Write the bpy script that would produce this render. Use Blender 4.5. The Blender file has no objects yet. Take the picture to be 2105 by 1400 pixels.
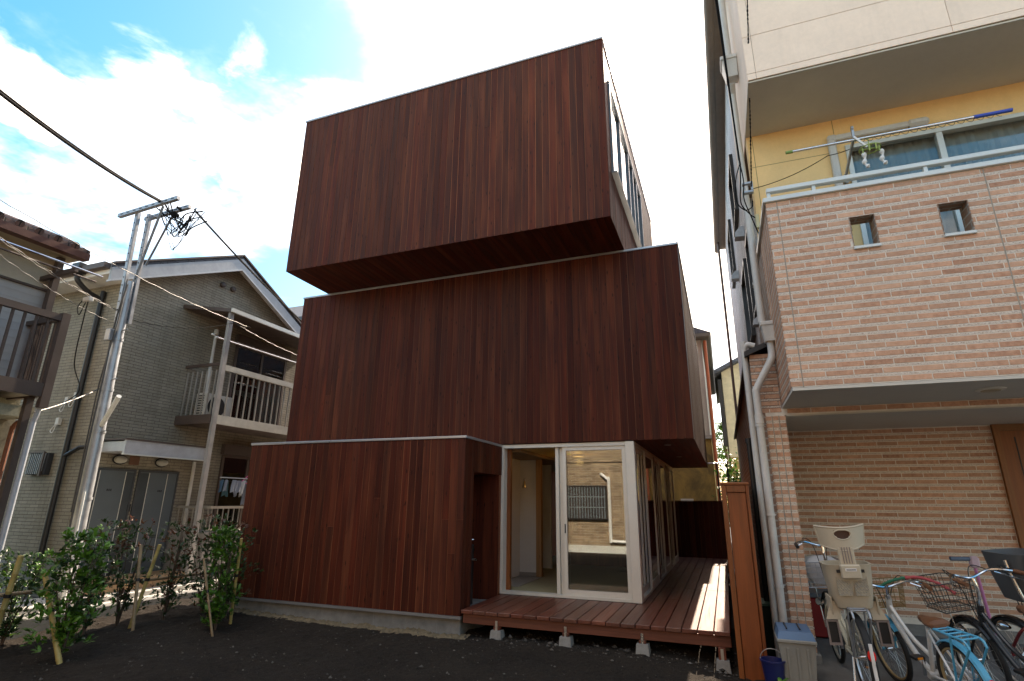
import bpy, math, random
from mathutils import Vector, Matrix
random.seed(7)
SC = bpy.context.scene
COL = SC.collection
R = math.radians

# ------------------------------------------------------------------ camera, sky, sun, exposure
def make_camera():
    f, yaw, pitch, roll = 1114.19, -0.3636, 0.2904, 0.0096
    d = Vector((math.sin(yaw)*math.cos(pitch), math.cos(yaw)*math.cos(pitch), math.sin(pitch)))
    r = Vector((math.cos(yaw), -math.sin(yaw), 0)); u = r.cross(d)
    r2 = r*math.cos(roll)+u*math.sin(roll); u2 = u*math.cos(roll)-r*math.sin(roll)
    cam = bpy.data.cameras.new('camera'); cam.sensor_width = 36; cam.lens = f/2105*36
    cam.clip_start = .05; cam.clip_end = 2000
    o = bpy.data.objects.new('camera', cam); COL.objects.link(o)
    M = Matrix(((r2.x, u2.x, -d.x), (r2.y, u2.y, -d.y), (r2.z, u2.z, -d.z))).to_4x4()
    M.translation = (0, 0, 1.6); o.matrix_world = M
    SC.camera = o
make_camera()
SUN_EL, SUN_AZ = 43.0, 3.6          # azimuth from +Y towards +X
SKY_STRENGTH, SUN_STRENGTH, EXPOSURE = .15, 4.2, 1.5

COVER_SEED = 13.7
def make_world():
    w = bpy.data.worlds.new('World'); SC.world = w; w.use_nodes = True
    nt = w.node_tree; N = nt.nodes; L = nt.links; N.clear()
    def n(t, **k):
        x = N.new(t)
        for a, b in k.items(): setattr(x, a, b)
        return x
    def math_(op, a, b=None, clamp=False):
        m = n('ShaderNodeMath', operation=op, use_clamp=clamp)
        for i, v in enumerate((a, b)):
            if v is None: continue
            if isinstance(v, (int, float)): m.inputs[i].default_value = v
            else: L.new(v, m.inputs[i])
        return m.outputs[0]
    out = n('ShaderNodeOutputWorld'); bg = n('ShaderNodeBackground'); L.new(bg.outputs[0], out.inputs[0])
    sky = n('ShaderNodeTexSky', sky_type='NISHITA', sun_disc=False, sun_elevation=R(SUN_EL), sun_rotation=R(SUN_AZ))
    sky.air_density = 1.0; sky.dust_density = 1.2; sky.ozone_density = 2.2; sky.altitude = 10
    tc = n('ShaderNodeTexCoord')
    sep = n('ShaderNodeSeparateXYZ'); L.new(tc.outputs['Generated'], sep.inputs[0])
    # layer of cumulus at constant height: project the view direction on a plane overhead
    zz = math_('MAXIMUM', sep.outputs[2], .04)
    px = math_('DIVIDE', sep.outputs[0], zz); py = math_('DIVIDE', sep.outputs[1], zz)
    cmb = n('ShaderNodeCombineXYZ'); L.new(px, cmb.inputs[0]); L.new(py, cmb.inputs[1]); cmb.inputs[2].default_value = 1.3
    no = n('ShaderNodeTexNoise'); L.new(cmb.outputs[0], no.inputs['Vector'])
    no.inputs['Scale'].default_value = 3.6; no.inputs['Detail'].default_value = 9; no.inputs['Roughness'].default_value = .56
    no.inputs['Distortion'].default_value = .25
    # a long cloud bank crossing the sky: distance from its axis in the cloud plane
    ax, ay = -1.62, .64           # a point of the axis
    tx, ty = .55, .60             # its direction
    l = math.hypot(tx, ty); tx /= l; ty /= l
    a = math_('SUBTRACT', px, ax); b = math_('SUBTRACT', py, ay)
    along = math_('ADD', math_('MULTIPLY', a, tx), math_('MULTIPLY', b, ty))
    across = math_('ABSOLUTE', math_('SUBTRACT', math_('MULTIPLY', a, ty), math_('MULTIPLY', b, tx)))
    width = math_('ADD', .20, math_('MULTIPLY', along, .22))
    edge = math_('SUBTRACT', width, across)
    dens = math_('ADD', math_('MULTIPLY', edge, 1.0), math_('MULTIPLY', math_('SUBTRACT', no.outputs[0], .5), 1.25))
    # fair weather clouds elsewhere
    cm2 = n('ShaderNodeCombineXYZ'); L.new(px, cm2.inputs[0]); L.new(py, cm2.inputs[1]); cm2.inputs[2].default_value = COVER_SEED
    no2 = n('ShaderNodeTexNoise'); L.new(cm2.outputs[0], no2.inputs['Vector']); no2.inputs['Scale'].default_value = 1.15; no2.inputs['Detail'].default_value = 7; no2.inputs['Roughness'].default_value = .6
    gen = math_('SUBTRACT', no2.outputs[0], .53)
    dens = math_('MAXIMUM', dens, gen)
    mp = n('ShaderNodeMapRange', interpolation_type='SMOOTHSTEP'); L.new(dens, mp.inputs[0])
    mp.inputs[1].default_value = -.10; mp.inputs[2].default_value = .30
    horizon = n('ShaderNodeMapRange'); L.new(sep.outputs[2], horizon.inputs[0]); horizon.inputs[1].default_value = .0; horizon.inputs[2].default_value = .15
    mask = math_('MULTIPLY', mp.outputs[0], horizon.outputs[0])
    mix = n('ShaderNodeMix', data_type='RGBA'); L.new(mask, mix.inputs[0])
    hs = n('ShaderNodeHueSaturation'); hs.inputs['Saturation'].default_value = 1.45; hs.inputs['Hue'].default_value = .486; L.new(sky.outputs[0], hs.inputs['Color']); L.new(hs.outputs[0], mix.inputs[6]); mix.inputs[7].default_value = (9.5, 9.4, 9.3, 1)
    L.new(mix.outputs[2], bg.inputs[0]); bg.inputs[1].default_value = SKY_STRENGTH
make_world()
def make_sun():
    s = bpy.data.lights.new('sun', 'SUN'); s.energy = SUN_STRENGTH; s.angle = R(.53); s.color = (1, .95, .87)
    o = bpy.data.objects.new('sun', s); COL.objects.link(o)
    e, a = R(SUN_EL), R(SUN_AZ)
    d = Vector((math.sin(a)*math.cos(e), math.cos(a)*math.cos(e), math.sin(e)))
    o.rotation_euler = d.to_track_quat('Z', 'Y').to_euler(); o.location = d*60
make_sun()
SC.view_settings.view_transform = 'Standard'; SC.view_settings.look = 'None'
SC.view_settings.exposure = EXPOSURE; SC.view_settings.gamma = 1; SC.view_settings.use_curve_mapping = False
SC.view_settings.use_white_balance = True; SC.view_settings.white_balance_temperature = 8200; SC.view_settings.white_balance_tint = 16
SC.render.engine = 'CYCLES'
SC.cycles.max_bounces = 8; SC.cycles.diffuse_bounces = 4; SC.cycles.transparent_max_bounces = 12
SC.cycles.caustics_reflective = False; SC.cycles.caustics_refractive = False

# ------------------------------------------------------------------ materials
class NT:
    def __init__(s, name):
        s.m = bpy.data.materials.new(name); s.m.use_nodes = True; s.t = s.m.node_tree; s.N = s.t.nodes; s.L = s.t.links
        s.p = s.N['Principled BSDF']; s.out = s.N['Material Output']
    def n(s, t, **k):
        x = s.N.new(t)
        for a, b in k.items(): setattr(x, a, b)
        return x
    def set(s, sock, v):
        if hasattr(v, 'is_linked'): s.L.new(v, sock)
        elif isinstance(v, (tuple, list)) and len(v) == 3 and sock.type == 'RGBA': sock.default_value = (*v, 1)
        else: sock.default_value = v
    def math(s, op, a, b=0., clamp=False):
        m = s.n('ShaderNodeMath', operation=op, use_clamp=clamp); s.set(m.inputs[0], a); s.set(m.inputs[1], b); return m.outputs[0]
    def mix(s, f, a, b, mode='MIX'):
        m = s.n('ShaderNodeMix', data_type='RGBA', blend_type=mode); s.set(m.inputs[0], f); s.set(m.inputs[6], a); s.set(m.inputs[7], b); return m.outputs[2]
    def ramp(s, v, lo, hi, a=0., b=1.):
        m = s.n('ShaderNodeMapRange'); s.set(m.inputs[0], v); s.set(m.inputs[1], lo); s.set(m.inputs[2], hi); s.set(m.inputs[3], a); s.set(m.inputs[4], b); return m.outputs[0]
    def coord(s, kind='Object', scale=(1, 1, 1), rnd=True):
        tc = s.n('ShaderNodeTexCoord'); mp = s.n('ShaderNodeMapping'); s.L.new(tc.outputs[kind], mp.inputs[0]); mp.inputs[3].default_value = scale
        if rnd:
            oi = s.n('ShaderNodeObjectInfo'); at = s.n('ShaderNodeAttribute', attribute_name='rnd')
            v = s.math('ADD', s.math('MULTIPLY', oi.outputs['Random'], 61.), s.math('MULTIPLY', at.outputs['Fac'], 37.))
            c = s.n('ShaderNodeCombineXYZ'); s.L.new(v, c.inputs[0]); s.L.new(v, c.inputs[1]); s.L.new(v, c.inputs[2]); s.L.new(c.outputs[0], mp.inputs[1])
        return mp.outputs[0]
    def rnd(s):
        oi = s.n('ShaderNodeObjectInfo'); at = s.n('ShaderNodeAttribute', attribute_name='rnd')
        return s.math('FRACT', s.math('ADD', oi.outputs['Random'], at.outputs['Fac']))
    def noise(s, vec, scale, detail=4, rough=.55, dist=0.):
        x = s.n('ShaderNodeTexNoise'); s.L.new(vec, x.inputs['Vector']); x.inputs['Scale'].default_value = scale
        x.inputs['Detail'].default_value = detail; x.inputs['Roughness'].default_value = rough; x.inputs['Distortion'].default_value = dist
        return x.outputs[0]
    def bump(s, h, strength=.3, dist=.01):
        b = s.n('ShaderNodeBump'); s.L.new(h, b.inputs['Height']); b.inputs['Strength'].default_value = strength; b.inputs['Distance'].default_value = dist
        s.L.new(b.outputs[0], s.p.inputs['Normal'])
    def fin(s, col, rough=.6, metal=0., spec=.5):
        s.set(s.p.inputs['Base Color'], col); s.set(s.p.inputs['Roughness'], rough); s.set(s.p.inputs['Metallic'], metal)
        s.p.inputs['Specular IOR Level'].default_value = spec
        return s.m
MATS = {}
def plain(name, col, rough=.55, metal=0., var=.12, scale=6., bump=.08, spec=.4, dirt=0., rv=0.):
    """painted / plastic / metal / plaster surface with mottling, grime and slight relief"""
    if name in MATS: return MATS[name]
    t = NT(name); c = t.coord()
    a = t.noise(c, scale, 6, .6); b = t.noise(c, scale*14, 3, .6)
    k = t.math('ADD', t.ramp(a, .3, .7, 1-var, 1+var), t.ramp(b, .3, .7, -var*.4, var*.4))
    if rv: k = t.math('MULTIPLY', k, t.ramp(t.rnd(), 0, 1, 1-rv, 1+rv))
    cc = t.n('ShaderNodeCombineColor')
    for i in range(3): t.L.new(k, cc.inputs[i])
    out = t.mix(1., col, cc.outputs[0], 'MULTIPLY')
    if dirt:
        st = t.noise(t.coord('Object', (1, 1, .12)), 5., 6, .65)
        out = t.mix(t.ramp(st, .5, .8, 0, dirt), out, (.07, .06, .045))
    if bump: t.bump(b, bump, .004)
    MATS[name] = t.fin(out, t.ramp(a, .3, .7, max(.05, rough-.08), min(1, rough+.08)), metal, spec)
    return MATS[name]

def wood(name, dark, mid, light, axis=2, var=.35, rough=.5, spec=.45, knots=.7, gs=1.):
    if name in MATS: return MATS[name]
    t = NT(name)
    sc = [42*gs]*3; sc[axis] = 1.3
    g = t.noise(t.coord('Object', tuple(sc)), 1., 6, .62, .6)
    sc2 = [9*gs]*3; sc2[axis] = .7
    broad = t.noise(t.coord('Object', tuple(sc2)), 1., 3, .5)
    c = t.mix(t.ramp(g, .33, .68), dark, mid)
    c = t.mix(t.ramp(broad, .48, .72, 0, .6), c, light)
    if knots:
        sk = [16.]*3; sk[axis] = 4.2
        v = t.n('ShaderNodeTexVoronoi'); t.L.new(t.coord('Object', tuple(sk)), v.inputs['Vector']); v.inputs['Scale'].default_value = 1.
        c = t.mix(t.ramp(v.outputs['Distance'], .07, .17, knots, 0), c, tuple(x*.3 for x in dark))
    r = t.rnd()
    k = t.ramp(r, 0, 1, 1-var, 1+var)
    r2 = t.math('FRACT', t.math('MULTIPLY', r, 7.31))
    cc = t.n('ShaderNodeCombineColor'); t.L.new(k, cc.inputs[0]); t.L.new(t.math('MULTIPLY', k, t.ramp(r2, 0, 1, .82, 1.2)), cc.inputs[1]); t.L.new(t.math('MULTIPLY', k, t.ramp(r2, 0, 1, .78, 1.25)), cc.inputs[2])
    c = t.mix(1., c, cc.outputs[0], 'MULTIPLY')
    t.bump(g, .18, .003)
    MATS[name] = t.fin(c, t.ramp(g, .3, .7, rough-.08, rough+.12), 0, spec)
    return MATS[name]

def tile_siding(name, c1, c2, mortar, bw, bh, ms=.006, var=.25, bump=.5, rough=.75, off=.5, dirt=0.):
    """fine brick-pattern siding seen from afar (pieces too small to pick apart)"""
    t = NT(name); uv = t.n('ShaderNodeTexCoord').outputs['UV']
    b = t.n('ShaderNodeTexBrick', offset=off); t.L.new(uv, b.inputs['Vector']); b.inputs['Scale'].default_value = 1.
    b.inputs['Brick Width'].default_value = bw; b.inputs['Row Height'].default_value = bh; b.inputs['Mortar Size'].default_value = ms; b.inputs['Mortar Smooth'].default_value = .35
    b.inputs['Color1'].default_value = (*c1, 1); b.inputs['Color2'].default_value = (*c2, 1); b.inputs['Mortar'].default_value = (*mortar, 1)
    n1 = t.noise(uv, 2.2, 6, .6); n2 = t.noise(uv, 60, 4, .6)
    cc = t.n('ShaderNodeCombineColor'); k = t.math('MULTIPLY', t.ramp(n1, .3, .7, 1-var*.6, 1+var*.6), t.ramp(n2, .3, .7, 1-var, 1+var))
    for i in range(3): t.L.new(k, cc.inputs[i])
    c = t.mix(1., b.outputs['Color'], cc.outputs[0], 'MULTIPLY')
    if dirt:
        mp = t.n('ShaderNodeMapping'); t.L.new(uv, mp.inputs[0]); mp.inputs[3].default_value = (3, .3, 1)
        c = t.mix(t.ramp(t.noise(mp.outputs[0], 1.5, 7, .65), .5, .78, 0, dirt), c, (.06, .05, .035))
    h = t.math('ADD', t.math('MULTIPLY', t.math('SUBTRACT', 1., b.outputs['Fac']), 1.), t.math('MULTIPLY', n2, .35))
    t.bump(h, bump, .008)
    MATS[name] = t.fin(c, rough, 0, .35); return MATS[name]

def glass(name, tint=(.93, .96, .95), rough=0., refl=1.):
    t = NT(name); N = t.N; N.remove(t.p)
    tr = t.n('ShaderNodeBsdfTransparent'); tr.inputs[0].default_value = (*tint, 1)
    gl = t.n('ShaderNodeBsdfGlossy'); gl.inputs['Roughness'].default_value = rough; gl.inputs['Color'].default_value = (1, 1, 1, 1)
    fr = t.n('ShaderNodeFresnel'); fr.inputs[0].default_value = 1.52
    k = t.math('MULTIPLY', fr.outputs[0], 1.85*refl, True)
    mx = t.n('ShaderNodeMixShader'); t.L.new(k, mx.inputs[0]); t.L.new(tr.outputs[0], mx.inputs[1]); t.L.new(gl.outputs[0], mx.inputs[2])
    t.L.new(mx.outputs[0], t.out.inputs[0]); MATS[name] = t.m; return t.m

# wood of the house
STAIN = wood('stained_cedar', (.042, .0096, .0056), (.098, .0208, .0098), (.160, .041, .0175), 2, .27, .62, .16, .95)
SOFFIT = wood('stained_cedar_soffit', (.042, .0096, .0056), (.098, .0208, .0098), (.160, .041, .0175), 1, .15, .62, .14)
TONGUE = wood('stained_tongue', (.20, .063, .025), (.28, .090, .036), (.33, .11, .046), 2, .4, .6, .3, 0)
DECKW = wood('deck_timber', (.075, .022, .014), (.150, .048, .029), (.20, .07, .042), 1, .26, .42, .5, .35)
DECKX = wood('deck_beam_timber', (.09, .026, .015), (.17, .05, .028), (.21, .07, .04), 0, .15, .5, .4, .2)
GATEW = wood('fence_timber', (.14, .038, .010), (.245, .066, .016), (.30, .086, .022), 2, .12, .45, .45, .2, .6)
PALEW = wood('pale_timber', (.34, .20, .09), (.50, .32, .15), (.55, .36, .18), 2, .1, .5, .4, .5)
DOORW = wood('door_timber', (.20, .075, .022), (.30, .12, .035), (.34, .14, .045), 2, .1, .45, .4, 0)
COPING = plain('coping_metal', (.42, .44, .46), .35, .6, .06, 3, .02)
COPDARK = plain('drip_metal', (.23, .235, .24), .45, .4, .06, 3, .02)
ALU = plain('aluminium_frame', (.66, .645, .58), .4, .1, .05, 3, .02, .5, .06)
ALUW = plain('aluminium_white', (.62, .64, .60), .4, .2, .05, 3, .02, .5, .08)
SILVER = plain('silver_rail', (.60, .60, .58), .3, .9, .05, 4, .02)
GALV = plain('galvanised_steel', (.36, .38, .40), .45, .6, .16, 9, .05, .5, .2)
CHROME = plain('chrome', (.70, .70, .70), .12, 1., .05, 6, 0)
STEELB = plain('brown_steel', (.085, .060, .050), .5, .1, .12, 5, .03, .4, .2)
BLACKP = plain('black_plastic', (.014, .014, .015), .45, 0, .2, 8, .05)
RUBBER = plain('rubber', (.018, .018, .018), .75, 0, .2, 20, .2)
WIREB = plain('black_cable', (.006, .006, .0065), .85, 0, .1, 20, 0, .1)
CABLEG = plain('grey_cable', (.09, .09, .088), .45, .2, .2, 20, 0)
GUTBLK = plain('dark_gutter', (.022, .020, .019), .4, 0, .15, 5, .03)
PVC = plain('grey_pvc', (.60, .585, .545), .45, 0, .09, 4, .03, .4, .22)
WHITEP = plain('white_paint', (.72, .71, .68), .55, 0, .05, 3, .04)
PLAST = plain('interior_plaster', (.74, .73, .70), .85, 0, .03, 2, .05, .2)
CONC = plain('concrete', (.21, .21, .20), .85, 0, .22, 7, .35, .25, .25)
CONCL = plain('path_concrete', (.42, .41, .38), .85, 0, .18, 5, .3, .25, .2)
PIER = plain('pier_concrete', (.24, .235, .22), .88, 0, .18, 18, .35, .25, .1)
SOFG = plain('grey_soffit', (.58, .555, .49), .85, 0, .05, 1.5, .05, .2)
CREAM = plain('cream_panel', (.86, .68, .55), .8, 0, .07, 1.4, .35, .25, .12)
YELL = plain('yellow_stucco', (.88, .61, .30), .85, 0, .06, 2.5, .5, .2, .05)
MORTAR = plain('mortar', (.74, .69, .60), .9, 0, .12, 10, .3, .2)
GLASS = glass('window_glass', (.90, .93, .92), 0., 1.15)
GLASSW = glass('window_glass_clear', (.92, .94, .93), 0., .45)
GLASSD = glass('window_glass_tinted', (.75, .8, .8))
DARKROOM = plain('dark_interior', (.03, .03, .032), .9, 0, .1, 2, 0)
CURTAIN = plain('curtain_cloth', (.30, .34, .34), .9, 0, .1, 3, .1)

def brick_face_mat():
    t = NT('tile_brick'); c = t.coord()
    a = t.noise(c, 22, 5, .65); s = t.noise(c, 220, 2, .5); r = t.rnd()
    col = t.mix(t.ramp(a, .32, .68), (.40, .19, .115), (.66, .38, .25))
    col = t.mix(t.ramp(r, 0, 1, 0, .55), col, (.64, .41, .28))
    col = t.mix(t.ramp(s, .64, .74, 0, .55), col, (.66, .52, .42))
    k = t.ramp(t.math('FRACT', t.math('MULTIPLY', r, 5.7)), 0, 1, .84, 1.12)
    cc = t.n('ShaderNodeCombineColor')
    for i in range(3): t.L.new(k, cc.inputs[i])
    col = t.mix(1., col, cc.outputs[0], 'MULTIPLY')
    t.bump(t.math('ADD', a, t.math('MULTIPLY', s, .4)), .5, .004)
    return t.fin(col, .75, 0, .3)
BRICK = brick_face_mat()
def split_mat():
    t = NT('split_strip'); tc = t.n('ShaderNodeTexCoord').outputs['UV']
    mp = t.n('ShaderNodeMapping'); t.L.new(tc, mp.inputs[0]); mp.inputs[3].default_value = (60, 110, 1)
    a = t.noise(mp.outputs[0], 1., 5, .7); b = t.noise(tc, 9, 4, .6)
    col = t.mix(t.ramp(a, .38, .52), (.36, .25, .185), (.74, .67, .58))
    col = t.mix(t.ramp(b, .3, .7, 0, .25), col, (.42, .31, .24))
    t.bump(a, .9, .008)
    return t.fin(col, .9, 0, .2)
SPLIT = split_mat()
SIDING = tile_siding('beige_siding', (.31, .275, .215), (.26, .23, .175), (.12, .10, .075), .26, .062, .005, .22, .8, .8, .37, .35)
SIDETILE = tile_siding('brown_side_tile', (.30, .19, .135), (.25, .155, .11), (.36, .33, .29), .23, .08, .011, .2, .5)
SIDEGREY = tile_siding('grey_rough_siding', (.60, .61, .62), (.50, .51, .52), (.34, .34, .35), .02, .9, .002, .3, .6, .8, 0)
BACKTILE = tile_siding('mottled_tile', (.34, .24, .15), (.17, .115, .07), (.34, .29, .23), .30, .085, .008, .35, .4)
SLATE = tile_siding('slate_roof', (.10, .11, .13), (.075, .08, .095), (.03, .03, .035), .3, .16, .006, .25, .8)
RTILE = tile_siding('brown_roof_tile', (.14, .085, .07), (.11, .07, .06), (.03, .025, .02), .26, .2, .01, .25, .8)
def lap_mat(name, c, pitch):
    t = NT(name); uv = t.n('ShaderNodeTexCoord').outputs['UV']; sp = t.n('ShaderNodeSeparateXYZ'); t.L.new(uv, sp.inputs[0])
    fr = t.math('FRACT', t.math('DIVIDE', sp.outputs[1], pitch)); nz = t.noise(uv, 3, 5, .6)
    col = t.mix(t.ramp(nz, .3, .7, 0, .5), c, tuple(x*.75 for x in c))
    t.bump(t.math('POWER', fr, 3.), .8, .012)
    MATS[name] = t.fin(col, .7, 0, .3); return MATS[name]
LAP = lap_mat('lapped_siding', (.40, .40, .40), .11)
def soil_mat():
    t = NT('soil'); c = t.coord('Object', (1, 1, 1), False)
    a = t.noise(c, 1.6, 8, .65); b = t.noise(c, 38, 6, .7); g = t.noise(c, 140, 3, .6)
    col = t.mix(t.ramp(a, .3, .7), (.017, .0135, .011), (.033, .026, .020))
    col = t.mix(t.ramp(b, .4, .75, 0, .7), col, (.052, .042, .033))
    col = t.mix(t.ramp(g, .68, .78, 0, .4), col, (.075, .07, .065))
    t.bump(t.math('ADD', b, t.math('MULTIPLY', g, .5)), .9, .03)
    return t.fin(col, .95, 0, .15)
SOIL = soil_mat()
def stained_wall():
    t = NT('stained_yellow_wall'); c = t.coord('Object', (1, 1, 1), False)
    a = t.noise(c, .9, 7, .7, .6); col = t.mix(t.ramp(a, .38, .66), (.13, .10, .05), (.50, .33, .10))
    return t.fin(col, .9, 0, .2)
STAINY = stained_wall()
def leaf_mat(name, a, b):
    t = NT(name); at = t.n('ShaderNodeAttribute', attribute_name='rnd')
    col = t.mix(at.outputs['Fac'], a, b)
    c = t.coord('Object', (1, 1, 1), False); nz = t.noise(c, 9, 3, .5)
    col = t.mix(t.ramp(nz, .35, .7, 0, .5), col, tuple(x*.55 for x in a))
    t.fin(col, .38, 0, .5)
    tl = t.n('ShaderNodeBsdfTranslucent'); t.L.new(col, tl.inputs[0])
    mx = t.n('ShaderNodeMixShader'); mx.inputs[0].default_value = .28; t.L.new(t.p.outputs[0], mx.inputs[1]); t.L.new(tl.outputs[0], mx.inputs[2]); t.L.new(mx.outputs[0], t.out.inputs[0])
    return t.m
LEAFG = leaf_mat('fresh_leaf', (.05, .15, .018), (.12, .28, .035))
LEAFD = leaf_mat('dark_leaf', (.018, .055, .014), (.045, .095, .026))
LEAFR = leaf_mat('young_red_leaf', (.10, .035, .022), (.16, .07, .03))
BAMBOO = plain('bamboo_cane', (.36, .28, .10), .5, 0, .25, 7, .1, .4, .2)
BAMBOOD = plain('weathered_bamboo', (.27, .19, .11), .6, 0, .25, 7, .1, .3, .3)
BARK = plain('shrub_stem', (.08, .055, .04), .8, 0, .2, 20, .3)

# ------------------------------------------------------------------ mesh helpers
ROOTLOC = {}
class MB:
    def __init__(s): s.v = []; s.f = []; s.r = []
    def face(s, idx, r=0.): s.f.append(tuple(idx)); s.r.append(r)
    def quad(s, a, b, c, d, r=0.):
        i = len(s.v); s.v += [tuple(a), tuple(b), tuple(c), tuple(d)]; s.face((i, i+1, i+2, i+3), r); return s
    def hexa(s, p, r=None):
        if r is None: r = random.random()
        i = len(s.v); s.v += [tuple(q) for q in p]
        for q in ((3, 2, 1, 0), (4, 5, 6, 7), (0, 1, 5, 4), (1, 2, 6, 5), (2, 3, 7, 6), (3, 0, 4, 7)): s.face([i+k for k in q], r)
        return s
    def box(s, x0, x1, y0, y1, z0, z1, r=None):
        return s.hexa([(x0, y0, z0), (x1, y0, z0), (x1, y1, z0), (x0, y1, z0), (x0, y0, z1), (x1, y0, z1), (x1, y1, z1), (x0, y1, z1)], r)
    def cbox(s, x0, x1, y0, y1, z0, z1, c=.006, r=None):
        """box with the edges chamfered"""
        if r is None: r = random.random()
        c = min(c, (x1-x0)*.45, (y1-y0)*.45, (z1-z0)*.45)
        def ring(z, k):
            return [(x0+k, y0+c, z), (x0+c, y0+k, z), (x1-c, y0+k, z), (x1-k, y0+c, z), (x1-k, y1-c, z), (x1-c, y1-k, z), (x0+c, y1-k, z), (x0+k, y1-c, z)]
        i = len(s.v); s.v += ring(z0, c)+ring(z0+c, 0)+ring(z1-c, 0)+ring(z1, c)
        s.face([i+7-k for k in range(8)], r); s.face([i+24+k for k in range(8)], r)
        for a in range(3):
            for k in range(8): s.face((i+a*8+k, i+a*8+(k+1) % 8, i+a*8+8+(k+1) % 8, i+a*8+8+k), r)
        return s
    def beam(s, a, b, w, h, up=(0, 0, 1), r=None):
        a, b = Vector(a), Vector(b); d = (b-a).normalized(); u = Vector(up)
        if abs(d.dot(u)) > .98: u = Vector((0, 1, 0))
        x = d.cross(u).normalized()*(w/2); y = x.cross(d).normalized()*(h/2)
        return s.hexa([a-x-y, a+x-y, b+x-y, b-x-y, a-x+y, a+x+y, b+x+y, b-x+y], r)
    def tube(s, pts, rad, n=8, cap=True, r=0.):
        pts = [Vector(p) for p in pts]; m = len(pts)
        rad = rad if isinstance(rad, (list, tuple)) else [rad]*m
        prev = None; i0 = len(s.v)
        for i, p in enumerate(pts):
            d = (pts[min(i+1, m-1)]-pts[max(i-1, 0)])
            d = d.normalized() if d.length > 1e-9 else Vector((0, 0, 1))
            if prev is None:
                up = Vector((0, 0, 1)) if abs(d.z) < .95 else Vector((0, 1, 0)); x = d.cross(up).normalized()
            else: x = (prev-d*prev.dot(d)).normalized()
            prev = x; y = d.cross(x)
            for k in range(n):
                a = 2*math.pi*k/n; s.v.append(tuple(p+(x*math.cos(a)+y*math.sin(a))*rad[i]))
        for i in range(m-1):
            for k in range(n): s.face((i0+i*n+k, i0+i*n+(k+1) % n, i0+(i+1)*n+(k+1) % n, i0+(i+1)*n+k), r)
        if cap: s.face([i0+n-1-k for k in range(n)], r); s.face([i0+(m-1)*n+k for k in range(n)], r)
        return s
    def lathe(s, prof, c, n=16, axis=2, r=0.):
        """prof = [(radius, height)], round the axis through c"""
        i0 = len(s.v); m = len(prof)
        for (q, h) in prof:
            for k in range(n):
                a = 2*math.pi*k/n; u, w = q*math.cos(a), q*math.sin(a)
                p = {2: (u, w, h), 1: (u, h, w), 0: (h, u, w)}[axis]
                s.v.append((c[0]+p[0], c[1]+p[1], c[2]+p[2]))
        for i in range(m-1):
            for k in range(n): s.face((i0+i*n+k, i0+i*n+(k+1) % n, i0+(i+1)*n+(k+1) % n, i0+(i+1)*n+k), r)
        s.face([i0+n-1-k for k in range(n)], r); s.face([i0+(m-1)*n+k for k in range(n)], r)
        return s
    def prism(s, poly, axis, a, b, r=None):
        """poly (2D) in the plane normal to axis, extruded from a to b"""
        if r is None: r = random.random()
        def P(q, w): return {0: (w, q[0], q[1]), 1: (q[0], w, q[1]), 2: (q[0], q[1], w)}[axis]
        i = len(s.v); n = len(poly); s.v += [P(q, a) for q in poly]+[P(q, b) for q in poly]
        s.face([i+n-1-k for k in range(n)], r); s.face([i+n+k for k in range(n)], r)
        for k in range(n): s.face((i+k, i+(k+1) % n, i+n+(k+1) % n, i+n+k), r)
        return s
    def mesh(s, name, mat, smooth=False, uv=True, rnd=True):
        me = bpy.data.meshes.new(name); me.from_pydata(s.v, [], s.f); me.materials.append(mat)
        if uv:
            me.calc_loop_triangles(); ul = me.uv_layers.new(name='UVMap'); d = ul.data; V = me.vertices
            for p in me.polygons:
                n = p.normal; ax = max(range(3), key=lambda i: abs(n[i]))
                for li in p.loop_indices:
                    c = V[me.loops[li].vertex_index].co
                    d[li].uv = (c.y, c.z) if ax == 0 else ((c.x, c.z) if ax == 1 else (c.x, c.y))
        if rnd:
            at = me.attributes.new('rnd', 'FLOAT', 'FACE'); at.data.foreach_set('value', s.r)
        if smooth:
            me.polygons.foreach_set('use_smooth', [True]*len(me.polygons))
            try: me.set_sharp_from_angle(angle=R(40))
            except Exception: pass
        me.update(); return me
    def build(s, name, mat, parent=None, smooth=False, **k):
        return put(name, s.mesh(name, mat, smooth, **k), parent)
def put(name, me, parent=None, loc=(0, 0, 0)):
    o = bpy.data.objects.new(name, me); COL.objects.link(o); o.location = loc
    if parent is not None:
        o.parent = parent
        if parent.name in ROOTLOC: o.matrix_parent_inverse = Matrix.Translation(-ROOTLOC[parent.name])
        elif parent.location.length > 0 and parent.type == 'MESH': o.matrix_parent_inverse = Matrix.Translation(-parent.location)
    return o
def tag(o, label=None, cat=None, group=None, kind=None):
    for k, v in (('label', label), ('category', cat), ('group', group), ('kind', kind)):
        if v: o[k] = v
    return o
def thing(name, label, cat, loc=(0, 0, 0), group=None, world=True):
    o = bpy.data.objects.new(name, None); COL.objects.link(o); o.location = loc; o.empty_display_size = .1
    if world: ROOTLOC[o.name] = Vector(loc)
    return tag(o, label, cat, group)
def curve(pts, n=8):
    """Catmull-Rom through the points"""
    P = [Vector(p) for p in pts]; P = [P[0]*2-P[1]]+P+[P[-1]*2-P[-2]]; out = []
    for i in range(1, len(P)-2):
        for k in range(n):
            t = k/n; a, b, c, d = P[i-1], P[i], P[i+1], P[i+2]
            out.append(.5*((2*b)+(c-a)*t+(2*a-5*b+4*c-d)*t*t+(3*b-a-3*c+d)*t**3))
    out.append(P[-2]); return out
def sag(a, b, s, n=16):
    a, b = Vector(a), Vector(b); return [a.lerp(b, i/n)-Vector((0, 0, s*4*(i/n)*(1-i/n))) for i in range(n+1)]
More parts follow.
